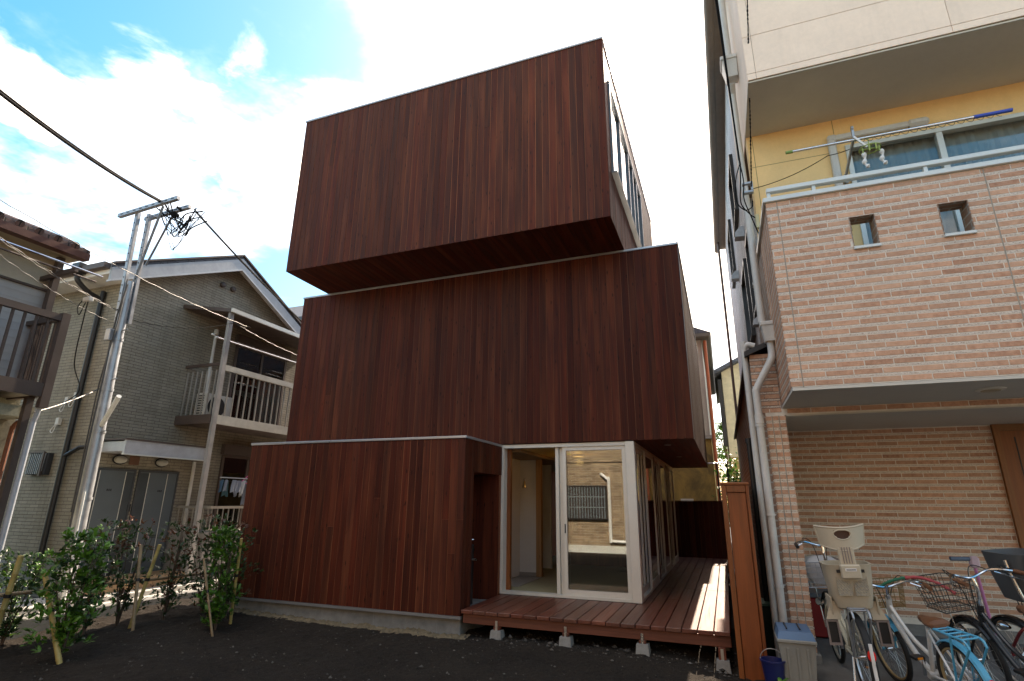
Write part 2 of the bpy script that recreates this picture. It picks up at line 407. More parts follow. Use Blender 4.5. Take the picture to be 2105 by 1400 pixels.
def twist(pts, r, turns, k):
    """a strand wound round a line"""
    out = []; m = len(pts)
    for i, p in enumerate(pts):
        a = 2*math.pi*(turns*i/m)+k*math.pi; out.append(Vector(p)+Vector((math.cos(a)*r*.7, math.cos(a)*r*.7, math.sin(a)*r)))
    return out
from mathutils import noise as mnoise

# ------------------------------------------------------------------ ground
def make_ground():
    g = MB(); g.quad((-150, -150, -.06), (150, -150, -.06), (150, 150, -.06), (-150, 150, -.06))
    tag(g.build('ground', plain('asphalt', (.055, .055, .056), .9, 0, .2, 6, .4)), kind='structure')
    def hz(x, y):
        h = .05*mnoise.noise(Vector((x*.55, y*.55, 1)))+.028*mnoise.noise(Vector((x*2.6, y*2.6, 4)))+.020*mnoise.noise(Vector((x*9, y*9, 7)))
        h += .020*max(0, mnoise.noise(Vector((x*22, y*22, 3))))
        base = .03+.06*max(0, min(1, (y-4.5)/1.6))
        if x > -.6: base -= .05*min(1, (x+.6)/.5)
        return base+h
    nx, ny, x0, x1, y0, y1 = 230, 210, -8.07, .34, 1.2, 8.4
    m = MB(); m.v = [(x0+(x1-x0)*i/nx, y0+(y1-y0)*j/ny, hz(x0+(x1-x0)*i/nx, y0+(y1-y0)*j/ny)) for j in range(ny+1) for i in range(nx+1)]
    for j in range(ny):
        for i in range(nx):
            a = j*(nx+1)+i; m.face((a, a+1, a+nx+2, a+nx+1))
    tag(m.build('yard_soil', SOIL, None, True, uv=False), kind='structure')
    m = MB(); m.box(-8.07, .34, -3.4, 1.19, -.055, .03); tag(m.build('yard_soil', SOIL), kind='structure')
    # loose stones and clods
    st = MB(); rnd = random.Random(3)
    for i in range(3600):
        x = rnd.uniform(-8.0, .2); y = rnd.uniform(3.6, 7.3); r = rnd.choice([.004]*8+[.007]*4+[.011, .016])*rnd.uniform(.6, 1.3)
        if rnd.random() < .12: y = rnd.uniform(6.2, 6.75); x = rnd.uniform(-3., .1); r *= 1.7
        z = hz(x, y)+r*.25; c = Vector((x, y, z)); q = [rnd.uniform(.6, 1.3) for _ in range(6)]
        p = [c+Vector((r*q[0], 0, 0)), c+Vector((0, r*q[1], 0)), c-Vector((r*q[2], 0, 0)), c-Vector((0, r*q[3], 0)), c+Vector((0, 0, r*.7*q[4])), c-Vector((0, 0, r*.7))]
        k = len(st.v); st.v += [tuple(v) for v in p]; rr = rnd.random()
        for a, b in ((0, 1), (1, 2), (2, 3), (3, 0)): st.face((k+a, k+b, k+4), rr); st.face((k+b, k+a, k+5), rr)
    tag(st.build('gravel', plain('yard_stone', (.075, .068, .06), .9, 0, .3, 30, .3, .2, 0, .75), uv=False), 'small grey stones scattered over the dark yard soil', 'gravel', kind='stuff')
    # clay scree left by the foundation pour
    m = MB(); nx_, ny_ = 420, 9
    for i in range(nx_+1):
        x = -6.9+i*(3.95/nx_); e = .07+.055*mnoise.noise(Vector((x*3.1, 0, 2)))+.045*mnoise.noise(Vector((x*11, 0, 5)))+.02*mnoise.noise(Vector((x*37, 0, 9)))+.05*max(0, (x+4.2)/1.2)
        for j in range(ny_+1):
            v = j/ny_; y = 6.426+.08-v*(.10+max(.01, e)); y += .008*mnoise.noise(Vector((x*30, v*6, 1)))
            m.v.append((x, y, hz(x, y)+(.034*(1-v**3)-.012)+.016*mnoise.noise(Vector((x*26, y*26, 3)))+.010*mnoise.noise(Vector((x*60, y*60, 8)))))
    for i in range(nx_):
        for j in range(ny_): q = i*(ny_+1)+j; m.face((q, q+1, q+ny_+2, q+ny_+1), .5)
    tag(m.build('clay_spoil', plain('clay', (.14, .11, .07), .95, 0, .3, 14, .5, .2, 0, .35), None, True, uv=False), 'pale clay spoil crumbling along the foot of the foundation', 'spoil', kind='stuff')
    # alley on the left
    m = MB(); m.box(-10.75, -8.27, -2, 16, -.05, .02); tag(m.build('alley_path', CONCL), kind='structure')
    m = MB()
    y = 2.0
    while y < 13: m.cbox(-8.27, -8.09, y+.004, y+.796, -.05, .19+.004*math.sin(y*5), .012); y += .8
    k = tag(m.build('path_kerb', CONC), kind='structure')
    m = MB(); m.cbox(-9.52, -9.40, 3.5, 14, 0, .10, .01); tag(m.build('gutter_kerb', CONCL), kind='structure')
    # entrance steps in front of the grey doors, single tiles
    base = MB(); base.box(-11.0, -10.22, 6.75, 9.2, .0, .19); s = tag(base.build('entrance_step', MORTAR), kind='structure')
    tm = plain('tan_step_tile', (.42, .26, .14), .7, 0, .12, 8, .1, .3, 0, .2)
    tr = MB(); tr.cbox(-.006, .006, -.148, .148, -.09, .09, .003); tme = tr.mesh('tile', tm)
    tt = MB(); tt.cbox(-.125, .125, -.148, .148, -.006, .006, .003); tme2 = tt.mesh('tile', tm)
    for i in range(8):
        put('tile', tme, s, (-10.215, 6.91+i*.302, .10))
        for j in range(3): put('tile', tme2, s, (-10.34-j*.254, 6.91+i*.302, .196))
    # forecourt of the brick house, slightly sloping to the street
    m = MB(); m.hexa([(.36, 2.0, -.05), (6, 2.0, -.05), (6, 8.45, -.05), (.36, 8.45, -.05), (.36, 2.0, -.02), (6, 2.0, -.02), (6, 8.45, .13), (.36, 8.45, .13)])
    tag(m.build('forecourt', plain('forecourt_concrete', (.15, .15, .147), .85, 0, .2, 4, .25, .25, .2)), kind='structure')
    m = MB(); m.box(-.0, .68, 8.46, 16, -.05, .03); tag(m.build('side_passage', CONC), kind='structure')
    return hz
HZ = make_ground()
def fz(y): return -.02+.15*(y-2)/6.45

# ------------------------------------------------------------------ the wooden house
WH = thing('wooden_house', 'three stacked dark red timber boxes with shifted overhanging storeys', 'house', (-3.5, 9.5, 0))
def plank_mesh(w, h, t=.018, c=.0025):
    m = MB()
    pr = [(-w/2, 0), (-w/2, -t+c), (-w/2+c, -t), (w/2-c, -t), (w/2, -t+c), (w/2, 0)]
    m.prism(pr, 2, -h/2, h/2, 0.); return m.mesh('plank', STAIN)
def plank_wall(parent, x0, x1, y, z0, z1, n, seed, split=0.):
    """each board of a front cladding is an object; y = plane of the backing"""
    rnd = random.Random(seed); p = (x1-x0)/n; cache = {}
    def me(w, h):
        k = (round(w, 3), round(h, 3))
        if k not in cache: cache[k] = plank_mesh(*k)
        return cache[k]
    for i in range(n):
        gap = rnd.choice([.004, .005, .006, .007, .009]); w = p-gap; x = x0+(i+.5)*p; yy = y-rnd.uniform(0, .0022)
        if rnd.random() < split:
            zc = z0+(z1-z0)*rnd.choice([.46, .52, .33, .64])
            put('plank', me(w, zc-z0-.002), parent, (x, yy, (z0+zc-.002)/2)); put('plank', me(w, z1-zc), parent, (x, yy-.001, (zc+z1)/2))
        else: put('plank', me(w, z1-z0), parent, (x, yy, (z0+z1)/2))
def side_planks(name, parent, x, y0, y1, z0, z1, s=1, holes=(), p=.105):
    """boards of a cladding seen edge-on: one joined part"""
    m = MB(); n = max(1, round((y1-y0)/p)); p = (y1-y0)/n
    for i in range(n):
        a, b = y0+i*p+.003, y0+(i+1)*p-.003; segs = [(z0, z1)]
        for (hy0, hy1, hz0, hz1) in holes:
            if b > hy0 and a < hy1: segs = [(z0, hz0), (hz1, z1)]
        j = random.uniform(0, .003)
        for (c, d) in segs:
            if d-c > .01: m.box(min(x, x+s*(.006+j)), max(x, x+s*(.006+j)), a, b, c, d)
    return tag(m.build(name, STAIN, parent), kind='stuff')
def soffit_planks(name, parent, x0, x1, y0, y1, z, p=.105, axis=0):
    m = MB(); n = round((x1-x0)/p) if axis == 0 else round((y1-y0)/p)
    for i in range(n):
        if axis == 0:
            q = (x1-x0)/n; m.box(x0+i*q+.002, x0+(i+1)*q-.002, y0, y1, z-.016, z)
        else:
            q = (y1-y0)/n; m.box(x0, x1, y0+i*q+.002, y0+(i+1)*q-.002, z-.016, z)
    return tag(m.build(name, SOFFIT, parent), kind='stuff')

GX0, GX1, GY, GZ0, GZ1 = -6.66, -3.07, 6.426, .30, 2.395
MX0, MX1, MY, MZ0, MZ1, MYB = -7.18, -.313, 7.665, 2.44, 5.285, 14.1
UX0, UX1, UY, UZ0, UZ1, UYB = -6.64, -1.096, 6.587, 5.33, 8.335, 12.53
T = .018
def wooden_house():
    # foundation
    m = MB(); m.cbox(GX0+.03, GX1-.02, GY+.045, 13.7, -.05, GZ0-.02, .008); f = m.build('foundation', CONC, WH)
    m = MB(); m.box(GX0-.005, GX1+.008, GY-.012, GY+.05, GZ0-.035, GZ0-.003); m.build('drip_edge', COPDARK, f)
    for x in (-6.1, -5.2, -4.3, -3.4):
        q = MB(); q.cbox(x-.0025, x+.0025, GY+.0435, GY+.05, .03, GZ0-.04, .001); q.build('form_joint', COPDARK, f)
    # ---- lower box with a niche in its right side
    nx, ny0, ny1, nz = -3.50, 6.69, 7.60, 1.985
    m = MB()
    m.box(GX0+T, nx, GY+.004, 7.69, GZ0+.002, GZ1-.002); m.box(nx, GX1-.006, GY+.004, ny0, GZ0+.002, GZ1-.002); m.box(GX0+T, -3.95, 7.69, 13.7, GZ0, GZ1); m.box(nx, GX1-.006, ny0, 7.69, nz, GZ1); m.box(nx, GX1-.006, ny1, 7.69, GZ0, nz)
    lo = m.build('lower_box', TONGUE, WH)
    plank_wall(lo, GX0, GX1, GY+T, GZ0, GZ1, 35, 11, .12)
    side_planks('side_cladding', lo, GX1-.006, GY+.019, ny0, GZ0, GZ1, 1, (), .09)
    side_planks('side_cladding', lo, GX1-.006, ny0, 7.69, nz, GZ1, 1)
    side_planks('side_cladding', lo, GX0+T, GY+.02, 7.6, GZ0, GZ1, -1)
    side_planks('niche_cladding', lo, nx, ny0, ny1, GZ0, nz, 1)
    m = MB(); m.box(nx+.02, GX1, ny0, ny0+.012, GZ0, nz); m.build('niche_lining', STAIN, lo); m = MB(); m.box(nx+.02, GX1-.001, ny1-.012, ny1, GZ0, nz); m.build('niche_lining', STAIN, lo)
    m = MB(); m.box(nx, GX1, ny0, ny1, .29, .305); m.build('niche_floor', CONC, lo)
    m = MB(); m.cbox(GX0-.012, GX1+.012, GY-.014, 7.66, GZ1+.002, GZ1+.034, .004); m.build('coping', COPING, lo)
    # ---- middle box
    m = MB(); m.box(MX0+T, MX1-.006, MY+.004, MYB, MZ0+.017, MZ1-.002); mi = m.build('middle_box', TONGUE, WH)
    plank_wall(mi, MX0, MX1, MY+T, MZ0, MZ1, 64, 21, .06)
    side_planks('side_cladding', mi, MX1-.006, MY+.05, MYB, MZ0, MZ1+.02, 1)
    side_planks('side_cladding', mi, MX0+T, MY+.02, MYB, MZ0, MZ1, -1)
    m = MB(); m.box(MX1-.012, MX1+.004, MY+.019, MY+.048, MZ0, MZ1+.06); m.build('corner_gap_shade', COPDARK, mi)  # dark strip stands in for the shade in the open corner gap
    soffit_planks('soffit', mi, GX1+.01, MX1-.002, MY+.02, MYB, MZ0+.0165)
    m = MB(); m.cbox(MX0-.012, MX1+.012, MY-.014, MYB, MZ1+.002, MZ1+.036, .004); m.build('coping', COPING, mi)
    for x, y in ((-.72, 8.4), (-.72, 10.6)):
        m = MB(); m.lathe([(.045, -.004), (.05, 0), (.05, .01)], (x, y, MZ0-.006), 16); m.build('soffit_vent', COPDARK, mi, True)
    # ---- upper box with the strip window in its right side
    wy0, wy1, wz0, wz1 = 6.90, 10.35, 6.20, 7.82
    m = MB(); xi = UX1-.35
    m.box(UX0+T, xi, UY+.004, UYB, UZ0+.017, UZ1-.002)
    m.box(xi, UX1-.006, UY+.004, wy0, UZ0+.017, UZ1-.002); m.box(xi, UX1-.006, wy1, UYB, UZ0+.017, UZ1)
    m.box(xi, UX1-.006, wy0, wy1, UZ0+.017, wz0); m.box(xi, UX1-.006, wy0, wy1, wz1, UZ1)
    up = m.build('upper_box', TONGUE, WH)
    plank_wall(up, UX0, UX1, UY+T, UZ0, UZ1, 52, 31, .06)
    side_planks('side_cladding', up, UX1-.006, UY+.02, UYB, UZ0, UZ1, 1, ((wy0, wy1, wz0, wz1),))
    side_planks('side_cladding', up, UX0+T, UY+.02, UYB, UZ0, UZ1, -1)
    soffit_planks('soffit', up, UX0, UX1-.002, UY+.02, MY+.2, UZ0+.0165)
    m = MB(); m.cbox(UX0-.012, UX1+.012, UY-.014, UYB, UZ1+.002, UZ1+.038, .004); m.build('coping', COPING, up)
    w = MB(); x0, x1 = UX1-.06, UX1+.03
    w.box(x0, x1, wy0, wy1, wz0, wz0+.045); w.box(x0, x1, wy0, wy1, wz1-.045, wz1)
    for y in (wy0, wy1-.05): w.box(x0, x1-.001, y, y+.05, wz0+.045, wz1-.045)
    FRD = plain('slate_frame', (.14, .16, .18), .4, .3); win = w.build('window', FRD, up)
    ys = [wy0+.05, 7.82, 8.72, 9.25, 9.75, wy1-.05]
    for a, b in zip(ys, ys[1:]):
        q = MB(); q.box(x0+.01, x1-.012, a+.001, a+.04, wz0+.046, wz1-.046); q.box(x0+.01, x1-.012, b-.04, b-.001, wz0+.046, wz1-.046); q.box(x0+.011, x1-.013, a+.04, b-.04, wz0+.046, wz0+.08); q.box(x0+.011, x1-.013, a+.04, b-.04, wz1-.08, wz1-.046)
        q.build('sash', FRD, win)
        q = MB(); q.box(x0+.04, x0+.048, a+.04, b-.04, wz0+.08, wz1-.08); q.build('pane', GLASSD, win)
    q = MB(); q.box(xi+.005, xi+.01, wy0, wy1, wz0, wz1); q.build('blind', CURTAIN, win)
    q = MB(); q.cbox(UX1-.03, UX1+.085, wy0-.05, wy1+.02, wz0-.03, wz0-.004, .004); q.build('sill', COPDARK, win)
    # ---- ground floor glazing round the corner
    zd = .378; y0 = 7.695; wx0, wx1 = -3.08, -1.108; zt = 2.428
    m = MB()
    m.box(wx0, wx0+.045, y0, y0+.13, zd, zt); m.box(wx0+.045, wx1-.126, y0+.001, y0+.13, zt-.05, zt); m.box(wx0+.045, wx1-.126, y0+.001, y0+.13, zd, zd+.035)
    fr = m.build('front_window', ALU, WH)
    q = MB(); q.cbox(wx1-.125, wx1, y0-.02, y0+.13, zd, zt+.002, .004); q.build('corner_post', ALU, fr)
    def sash(xa, xb, yy, nm='sash'):
        q = MB(); z0, z1 = zd+.036, zt-.051
        q.box(xa, xa+.05, yy, yy+.035, z0, z1); q.box(xb-.05, xb, yy, yy+.035, z0, z1); q.box(xa+.05, xb-.05, yy+.001, yy+.034, z0, z0+.07); q.box(xa+.05, xb-.05, yy+.001, yy+.034, z1-.05, z1)
        o = q.build(nm, ALU, fr)
        q = MB(); q.box(xa+.05, xb-.05, yy+.014, yy+.020, z0+.07, z1-.05); q.build('pane', GLASS, o); return o
    s1 = sash(-2.14, -1.236, y0+.02); s2 = sash(-2.20, -1.25, y0+.075)
    q = MB(); q.cbox(-2.255, -2.205, y0+.04, y0+.115, zd+.036, zt-.051, .004); q.build('meeting_stile', ALU, fr)
    q = MB(); q.cbox(-2.125, -2.108, y0+.012, y0+.019, 1.20, 1.32, .002); q.build('pull', BLACKP, s1)
    q = MB(); q.box(-2.07, -2.02, y0+.0325, y0+.0335, 2.27, 2.285); q.build('sticker', plain('yellow_sticker', (.6, .55, .15)), s1)
    q = MB(); q.box(wx0+.046, wx0+.10, y0+.131, y0+.20, zd+.03, zt-.05); q.build('timber_jamb', GATEW, fr)
    # side glazing
    m = MB(); yb = 13.7; x = wx1
    m.box(x-.12, x, y0+.131, yb, zt-.05, zt); m.box(x-.12, x, y0+.131, yb, zd, zd+.035); m.box(x-.12, x, yb-.05, yb, zd+.035, zt-.05)
    sg = m.build('side_window', ALU, WH)
    segs = [(7.83, 8.85), (8.79, 9.85), (9.95, 10.95), (10.89, 11.95), (12.05, 12.85), (12.79, 13.65)]
    for k, (a, b) in enumerate(segs):
        xx = x-.035 if k % 2 else x-.085; q = MB(); z0, z1 = zd+.036, zt-.051
        q.box(xx, xx+.033, a, a+.05, z0, z1); q.box(xx, xx+.033, b-.05, b, z0, z1); q.box(xx+.001, xx+.032, a+.05, b-.05, z0, z0+.085); q.box(xx+.001, xx+.032, a+.05, b-.05, z1-.05, z1)
        o = q.build('sash', ALU, sg); q = MB(); q.box(xx+.014, xx+.02, a+.05, b-.05, z0+.085, z1-.05); q.build('pane', GLASS, o)
    for a, b in ((9.86, 9.94), (11.96, 12.04)):
        q = MB(); q.box(x-.12, x+.003, a, b, zd+.035, zt-.05); q.build('mullion', STAIN, sg)
    # ---- room behind
    rm = MB(); rm.box(-3.93, x-.125, y0+.135, 13.68, zd-.02, zd+.012); fl = rm.build('room_floor', plain('tatami', (.36, .33, .20), .8, 0, .08, 3, .2), WH)
    q = MB(); q.box(-3.42, -3.02, 8.3, 9.49, zd+.0125, zd+.02); q.build('floor_board', plain('grey_floor_board', (.30, .29, .27), .35), fl)
    q = MB(); q.box(-3.93, -2.86, y0+.21, 13.68, 2.34, 2.405); q.box(-2.86, x-.125, 10.3, 13.68, 2.34, 2.405); q.build('room_ceiling', plain('ceiling_board', (.30, .20, .12), .7), WH)
    q = MB(); q.box(-2.86, x-.125, y0+.21, 10.3, 2.385, 2.436); q.build('raised_ceiling', plain('glow_yellow_timber', (.86, .56, .17), .5), WH)  # pale timber recess, with the ceiling's warm glow put into its yellow colour
    q = MB(); q.box(-3.94, -3.43, y0+.21, 9.5, zd+.021, 2.339); q.build('room_wall', PLAST, WH)
    q = MB(); q.box(-3.43, -3.125, 9.5, 9.58, zd+.021, 2.339); q.build('room_wall', PLAST, WH)
    q = MB(); q.box(-3.12, -3.03, 9.46, 9.56, zd+.013, 2.339); q.build('timber_post', PALEW, WH)
    q = MB(); q.box(-3.9, -3.25, 10.8, 10.86, zd+.013, 2.339); q.build('room_wall', PLAST, WH)
    q = MB(); q.box(-3.25, x-.126, 11.6, 11.66, zd+.013, 2.339); q.build('room_wall', STAIN, WH)
    q = MB(); q.box(-3.428, -3.125, 9.48, 9.499, zd+.022, zd+.08); q.build('skirting', plain('skirting_board', (.35, .33, .30)), WH)
    q = MB(); q.tube(curve([(-3.33, 9.49, 2.02), (-3.31, 9.38, 2.0), (-3.29, 9.32, 1.95)]), .012, 8); q.tube([(-3.29, 9.32, 1.96), (-3.29, 9.32, 1.85)], [.02, .045], 12); q.build('wall_lamp', CHROME, WH, True)
    q = MB(); q.lathe([(.10, -.035), (.11, -.02), (.11, 0)], (-2.25, 9.1, 2.384), 20); lp = q.build('ceiling_lamp', plain('lamp_shade_white', (.8, .72, .5), .5), WH, True)
    li = bpy.data.lights.new('ceiling_lamp_bulb', 'POINT'); li.energy = .5; li.color = (1, .62, .25); li.shadow_soft_size = .06
    lo_ = bpy.data.objects.new('ceiling_lamp_bulb', li); COL.objects.link(lo_); lo_.location = (-2.25, 9.1, 2.26)
    # outlet cover in the niche and the niche lamp box
    q = MB(); q.cbox(nx+.022, nx+.062, 7.36, 7.46, .56, .68, .008); q.build('outlet_cover', WHITEP, WH)
wooden_house()

# garden tap
def garden_tap():
    t = thing('garden_tap', 'slim black water post with chrome tap in the dark niche', 'tap', (-3.3, 7.15, .3))
    m = MB(); m.cbox(-3.34, -3.26, 7.11, 7.19, .3, 1.05, .006); m.build('post', BLACKP, t)
    m = MB(); m.tube(curve([(-3.30, 7.11, 1.0), (-3.29, 7.05, 1.02), (-3.28, 7.0, 1.0), (-3.28, 6.99, .95)]), .012, 8); m.build('spout', CHROME, t, True)
    m = MB(); m.tube([(-3.30, 7.15, 1.05), (-3.30, 7.15, 1.10)], .012, 8); m.tube([(-3.33, 7.13, 1.11), (-3.26, 7.17, 1.11)], .009, 8); m.build('handle', CHROME, t, True)
    m = MB(); m.tube([(-3.26, 7.15, .86), (-3.20, 7.15, .86)], .013, 8); m.build('hose_connector', SILVER, t, True)
garden_tap()

# ------------------------------------------------------------------ deck
def make_deck():
    D = thing('timber_deck', 'reddish timber deck wrapping the glazed corner of the wooden house', 'deck', (-1.4, 7, .1))
    z1 = .376; th = .04; yf = 6.40; X0, X1 = -3.055, -.075; n = 19; p = (X1-X0)/n; rnd = random.Random(9); cache = {}
    def board(w, l):
        k = (round(w, 3), round(l, 3))
        if k not in cache: m = MB(); m.cbox(-w/2, w/2, -l/2, l/2, -th/2, th/2, .004, 0.); cache[k] = m.mesh('board', DECKW)
        return cache[k]
    for i in range(n):
        x = X0+(i+.5)*p; w = p-.009; j = rnd.uniform(-.0015, .0015); e = rnd.uniform(-.004, .004)
        ye = 7.672 if x < -1.19 else 14.62
        cuts = [yf+e] + ([] if ye < 8 else [9.3 if i % 2 else 8.2 if x < -.5 else 9.3, 12.2]) + [ye]
        if x > -.5 and ye > 8: cuts = [yf+e, 9.25, 12.4, ye]
        for a, b in zip(cuts, cuts[1:]): put('board', board(w, b-a-.005), D, (x, (a+b)/2, z1-th/2+j))
    for (a, b, c, d, nm, ax) in ((X0+.02, X1, yf+.03, yf+.075, 'front_beam', 0), (X0+.02, X1, 7.2, 7.245, 'joist', 0)):
        m = MB(); m.cbox(a, b, c, d, z1-th-.105, z1-th-.003, .004); m.build(nm, DECKX, D)
    for y in (8.2, 9.3, 10.5, 11.7, 12.9, 14.1):
        m = MB(); m.cbox(-1.10, X1, y, y+.045, z1-th-.105, z1-th-.003, .004); m.build('joist', DECKX, D)
    fx = [-2.60, -1.78, -.95, -.17]
    for y in (yf+.05, 7.24):
        for x in fx:
            h = HZ(x, y)
            m = MB(); m.hexa([(x-.075, y-.075, h-.06), (x+.075, y-.075, h-.06), (x+.075, y+.075, h-.06), (x-.075, y+.075, h-.06), (x-.06, y-.06, h+.09), (x+.06, y-.06, h+.09), (x+.06, y+.06, h+.09), (x-.06, y+.06, h+.09)]); m.build('pier_block', PIER, D)
            m = MB(); m.cbox(x-.036, x+.036, y-.036, y+.036, h+.091, z1-th-.106, .004); po = m.build('short_post', DECKX, D)
            m = MB(); m.box(x-.014, x+.014, y-.0395, y-.0365, h+.06, h+.19)
            for zz in (.1, .13, .16): m.lathe([(.005, -.003), (.005, 0)], (x, y-.0395, h+zz), 8, 1)
            m.build('bracket', SILVER, po)
make_deck()

# ------------------------------------------------------------------ fences beside the deck
def make_fences():
    F = thing('boundary_fence', 'tall orange brown timber fence end standing beside the deck', 'fence', (.1, 7, 0))
    m = MB(); m.cbox(-.03, .018, 6.2, 6.29, -.05, 1.79, .004); m.build('edge_post', GATEW, F)
    m = MB(); m.cbox(.022, .20, 6.215, 6.27, -.05, 1.72, .003); m.build('end_board', GATEW, F)
    m = MB(); m.cbox(.204, .235, 6.2, 6.29, -.05, 1.79, .004); m.build('edge_post', GATEW, F)
    m = MB(); m.cbox(.020, .202, 6.20, 6.29, 1.722, 1.79, .004); m.build('head_board', GATEW, F)
    m = MB(); m.cbox(-.035, .24, 6.195, 14.6, 1.793, 1.822, .006); m.build('cap', GATEW, F)
    for s, x in ((-1, .0), (1, .2)):
        for k in range(14):
            m = MB(); z = .05+k*.124; m.box(x-.008+s*.008, x+.008+s*.008, 6.295, 14.58, z, z+.119); m.build('plank', GATEW, F)
    B = thing('back_fence', 'dark stained board fence closing the far end of the deck', 'fence', (-.55, 14.7, .3))
    m = MB(); m.box(-1.7, -.05, 14.72, 14.76, .05, 1.66); m.build('rail_backing', TONGUE, B)
    for k in range(14):
        m = MB(); m.box(-1.7+k*.1175, -1.7+k*.1175+.113, 14.70, 14.719, .05, 1.66); m.build('plank', STAIN, B)
    m = MB(); m.cbox(-1.7, -.05, 14.68, 14.78, 1.662, 1.685, .004); m.build('cap', STAIN, B)
    P = thing('side_gate', 'thin dark steel gate with a bright top rail behind the fence', 'gate', (.1, 15.1, 0))
    m = MB(); m.tube([(-.55, 15.3, 2.62), (.12, 15.3, 2.62)], .022, 8); m.build('top_rail', SILVER, P, True)
    for x in (-.12, .12):
        m = MB(); m.tube([(x, 15.3, 0), (x, 15.3, 2.6)], .02, 8); m.build('post', GUTBLK, P, True)
make_fences()

# ------------------------------------------------------------------ the brick-tiled house on the right
BH = thing('brick_house', 'pink brick tiled house with yellow upper wall and cream overhang', 'house', (2.5, 9, 0))
BCACHE = {}
def brick_mesh(w, h, t=.0035, c=.0012):
    k = (round(w, 3), round(h, 3))
    if k not in BCACHE:
        m = MB(); i = 0
        m.v = [(-w/2, 0, -h/2), (w/2, 0, -h/2), (w/2, 0, h/2), (-w/2, 0, h/2), (-w/2+c, -t, -h/2+c), (w/2-c, -t, -h/2+c), (w/2-c, -t, h/2-c), (-w/2+c, -t, h/2-c)]
        for f in ((4, 5, 6, 7), (0, 1, 5, 4), (1, 2, 6, 5), (2, 3, 7, 6), (3, 0, 4, 7)): m.face(f, 0.)
        BCACHE[k] = m.mesh('brick', BRICK)
    return BCACHE[k]
def brick_layout(u0, u1, z0, z1, holes=(), L=.232, P=.0805, hb=.047, start=0):
    """rows of long bricks (u, z, width, height) and rough thin courses (u0, u1, z0, z1)"""
    br, strips = [], []; k = start; z = z1
    while z-hb > z0-.001:
        a = u0-((k*.42) % 1.)*L
        while a < u1:
            s, e = max(a+.004, u0), min(a+L-.004, u1); parts = [(s, e)]
            for (h0, h1, hz0, hz1) in holes:
                if z > hz0 and z-hb < hz1:
                    nn = []
                    for (p, q) in parts:
                        if q <= h0 or p >= h1: nn.append((p, q))
                        else:
                            if p < h0-.012: nn.append((p, h0-.003))
                            if q > h1+.012: nn.append((h1+.003, q))
                    parts = nn
            for (p, q) in parts:
                if q-p > .015: br.append(((p+q)/2, z-hb/2, q-p, hb))
            a += L
        zt, zb = z-hb-.007, z-P+.007
        if zb > z0:
            segs = [(u0, u1)]
            for (h0, h1, hz0, hz1) in holes:
                if zt > hz0 and zb < hz1: segs = [x for (p, q) in segs for x in ((p, min(q, h0)), (max(p, h1), q)) if x[1]-x[0] > .01]
            strips += [(p, q, zb, zt) for (p, q) in segs]
        z -= P; k += 1
    return br, strips
def joined_bricks(m, br, axis, plane, sgn, t=.0035):
    for (u, z, w, h) in br:
        r = random.random(); c = .0012
        def P(a, b, d): return (a, plane+sgn*d, b) if axis == 1 else (plane+sgn*d, a, b)
        i = len(m.v); m.v += [P(u-w/2, z-h/2, 0), P(u+w/2, z-h/2, 0), P(u+w/2, z+h/2, 0), P(u-w/2, z+h/2, 0), P(u-w/2+c, z-h/2+c, t), P(u+w/2-c, z-h/2+c, t), P(u+w/2-c, z+h/2-c, t), P(u-w/2+c, z+h/2-c, t)]
        for f in ((4, 5, 6, 7), (0, 1, 5, 4), (1, 2, 6, 5), (2, 3, 7, 6), (3, 0, 4, 7)): m.face([i+k for k in f], r)
def strip_mesh(m, st, axis, plane, sgn, t=.0022):
    for (a, b, z0, z1) in st:
        if axis == 1: m.box(a, b, min(plane, plane+sgn*t), max(plane, plane+sgn*t), z0, z1)
        else: m.box(min(plane, plane+sgn*t), max(plane, plane+sgn*t), a, b, z0, z1)

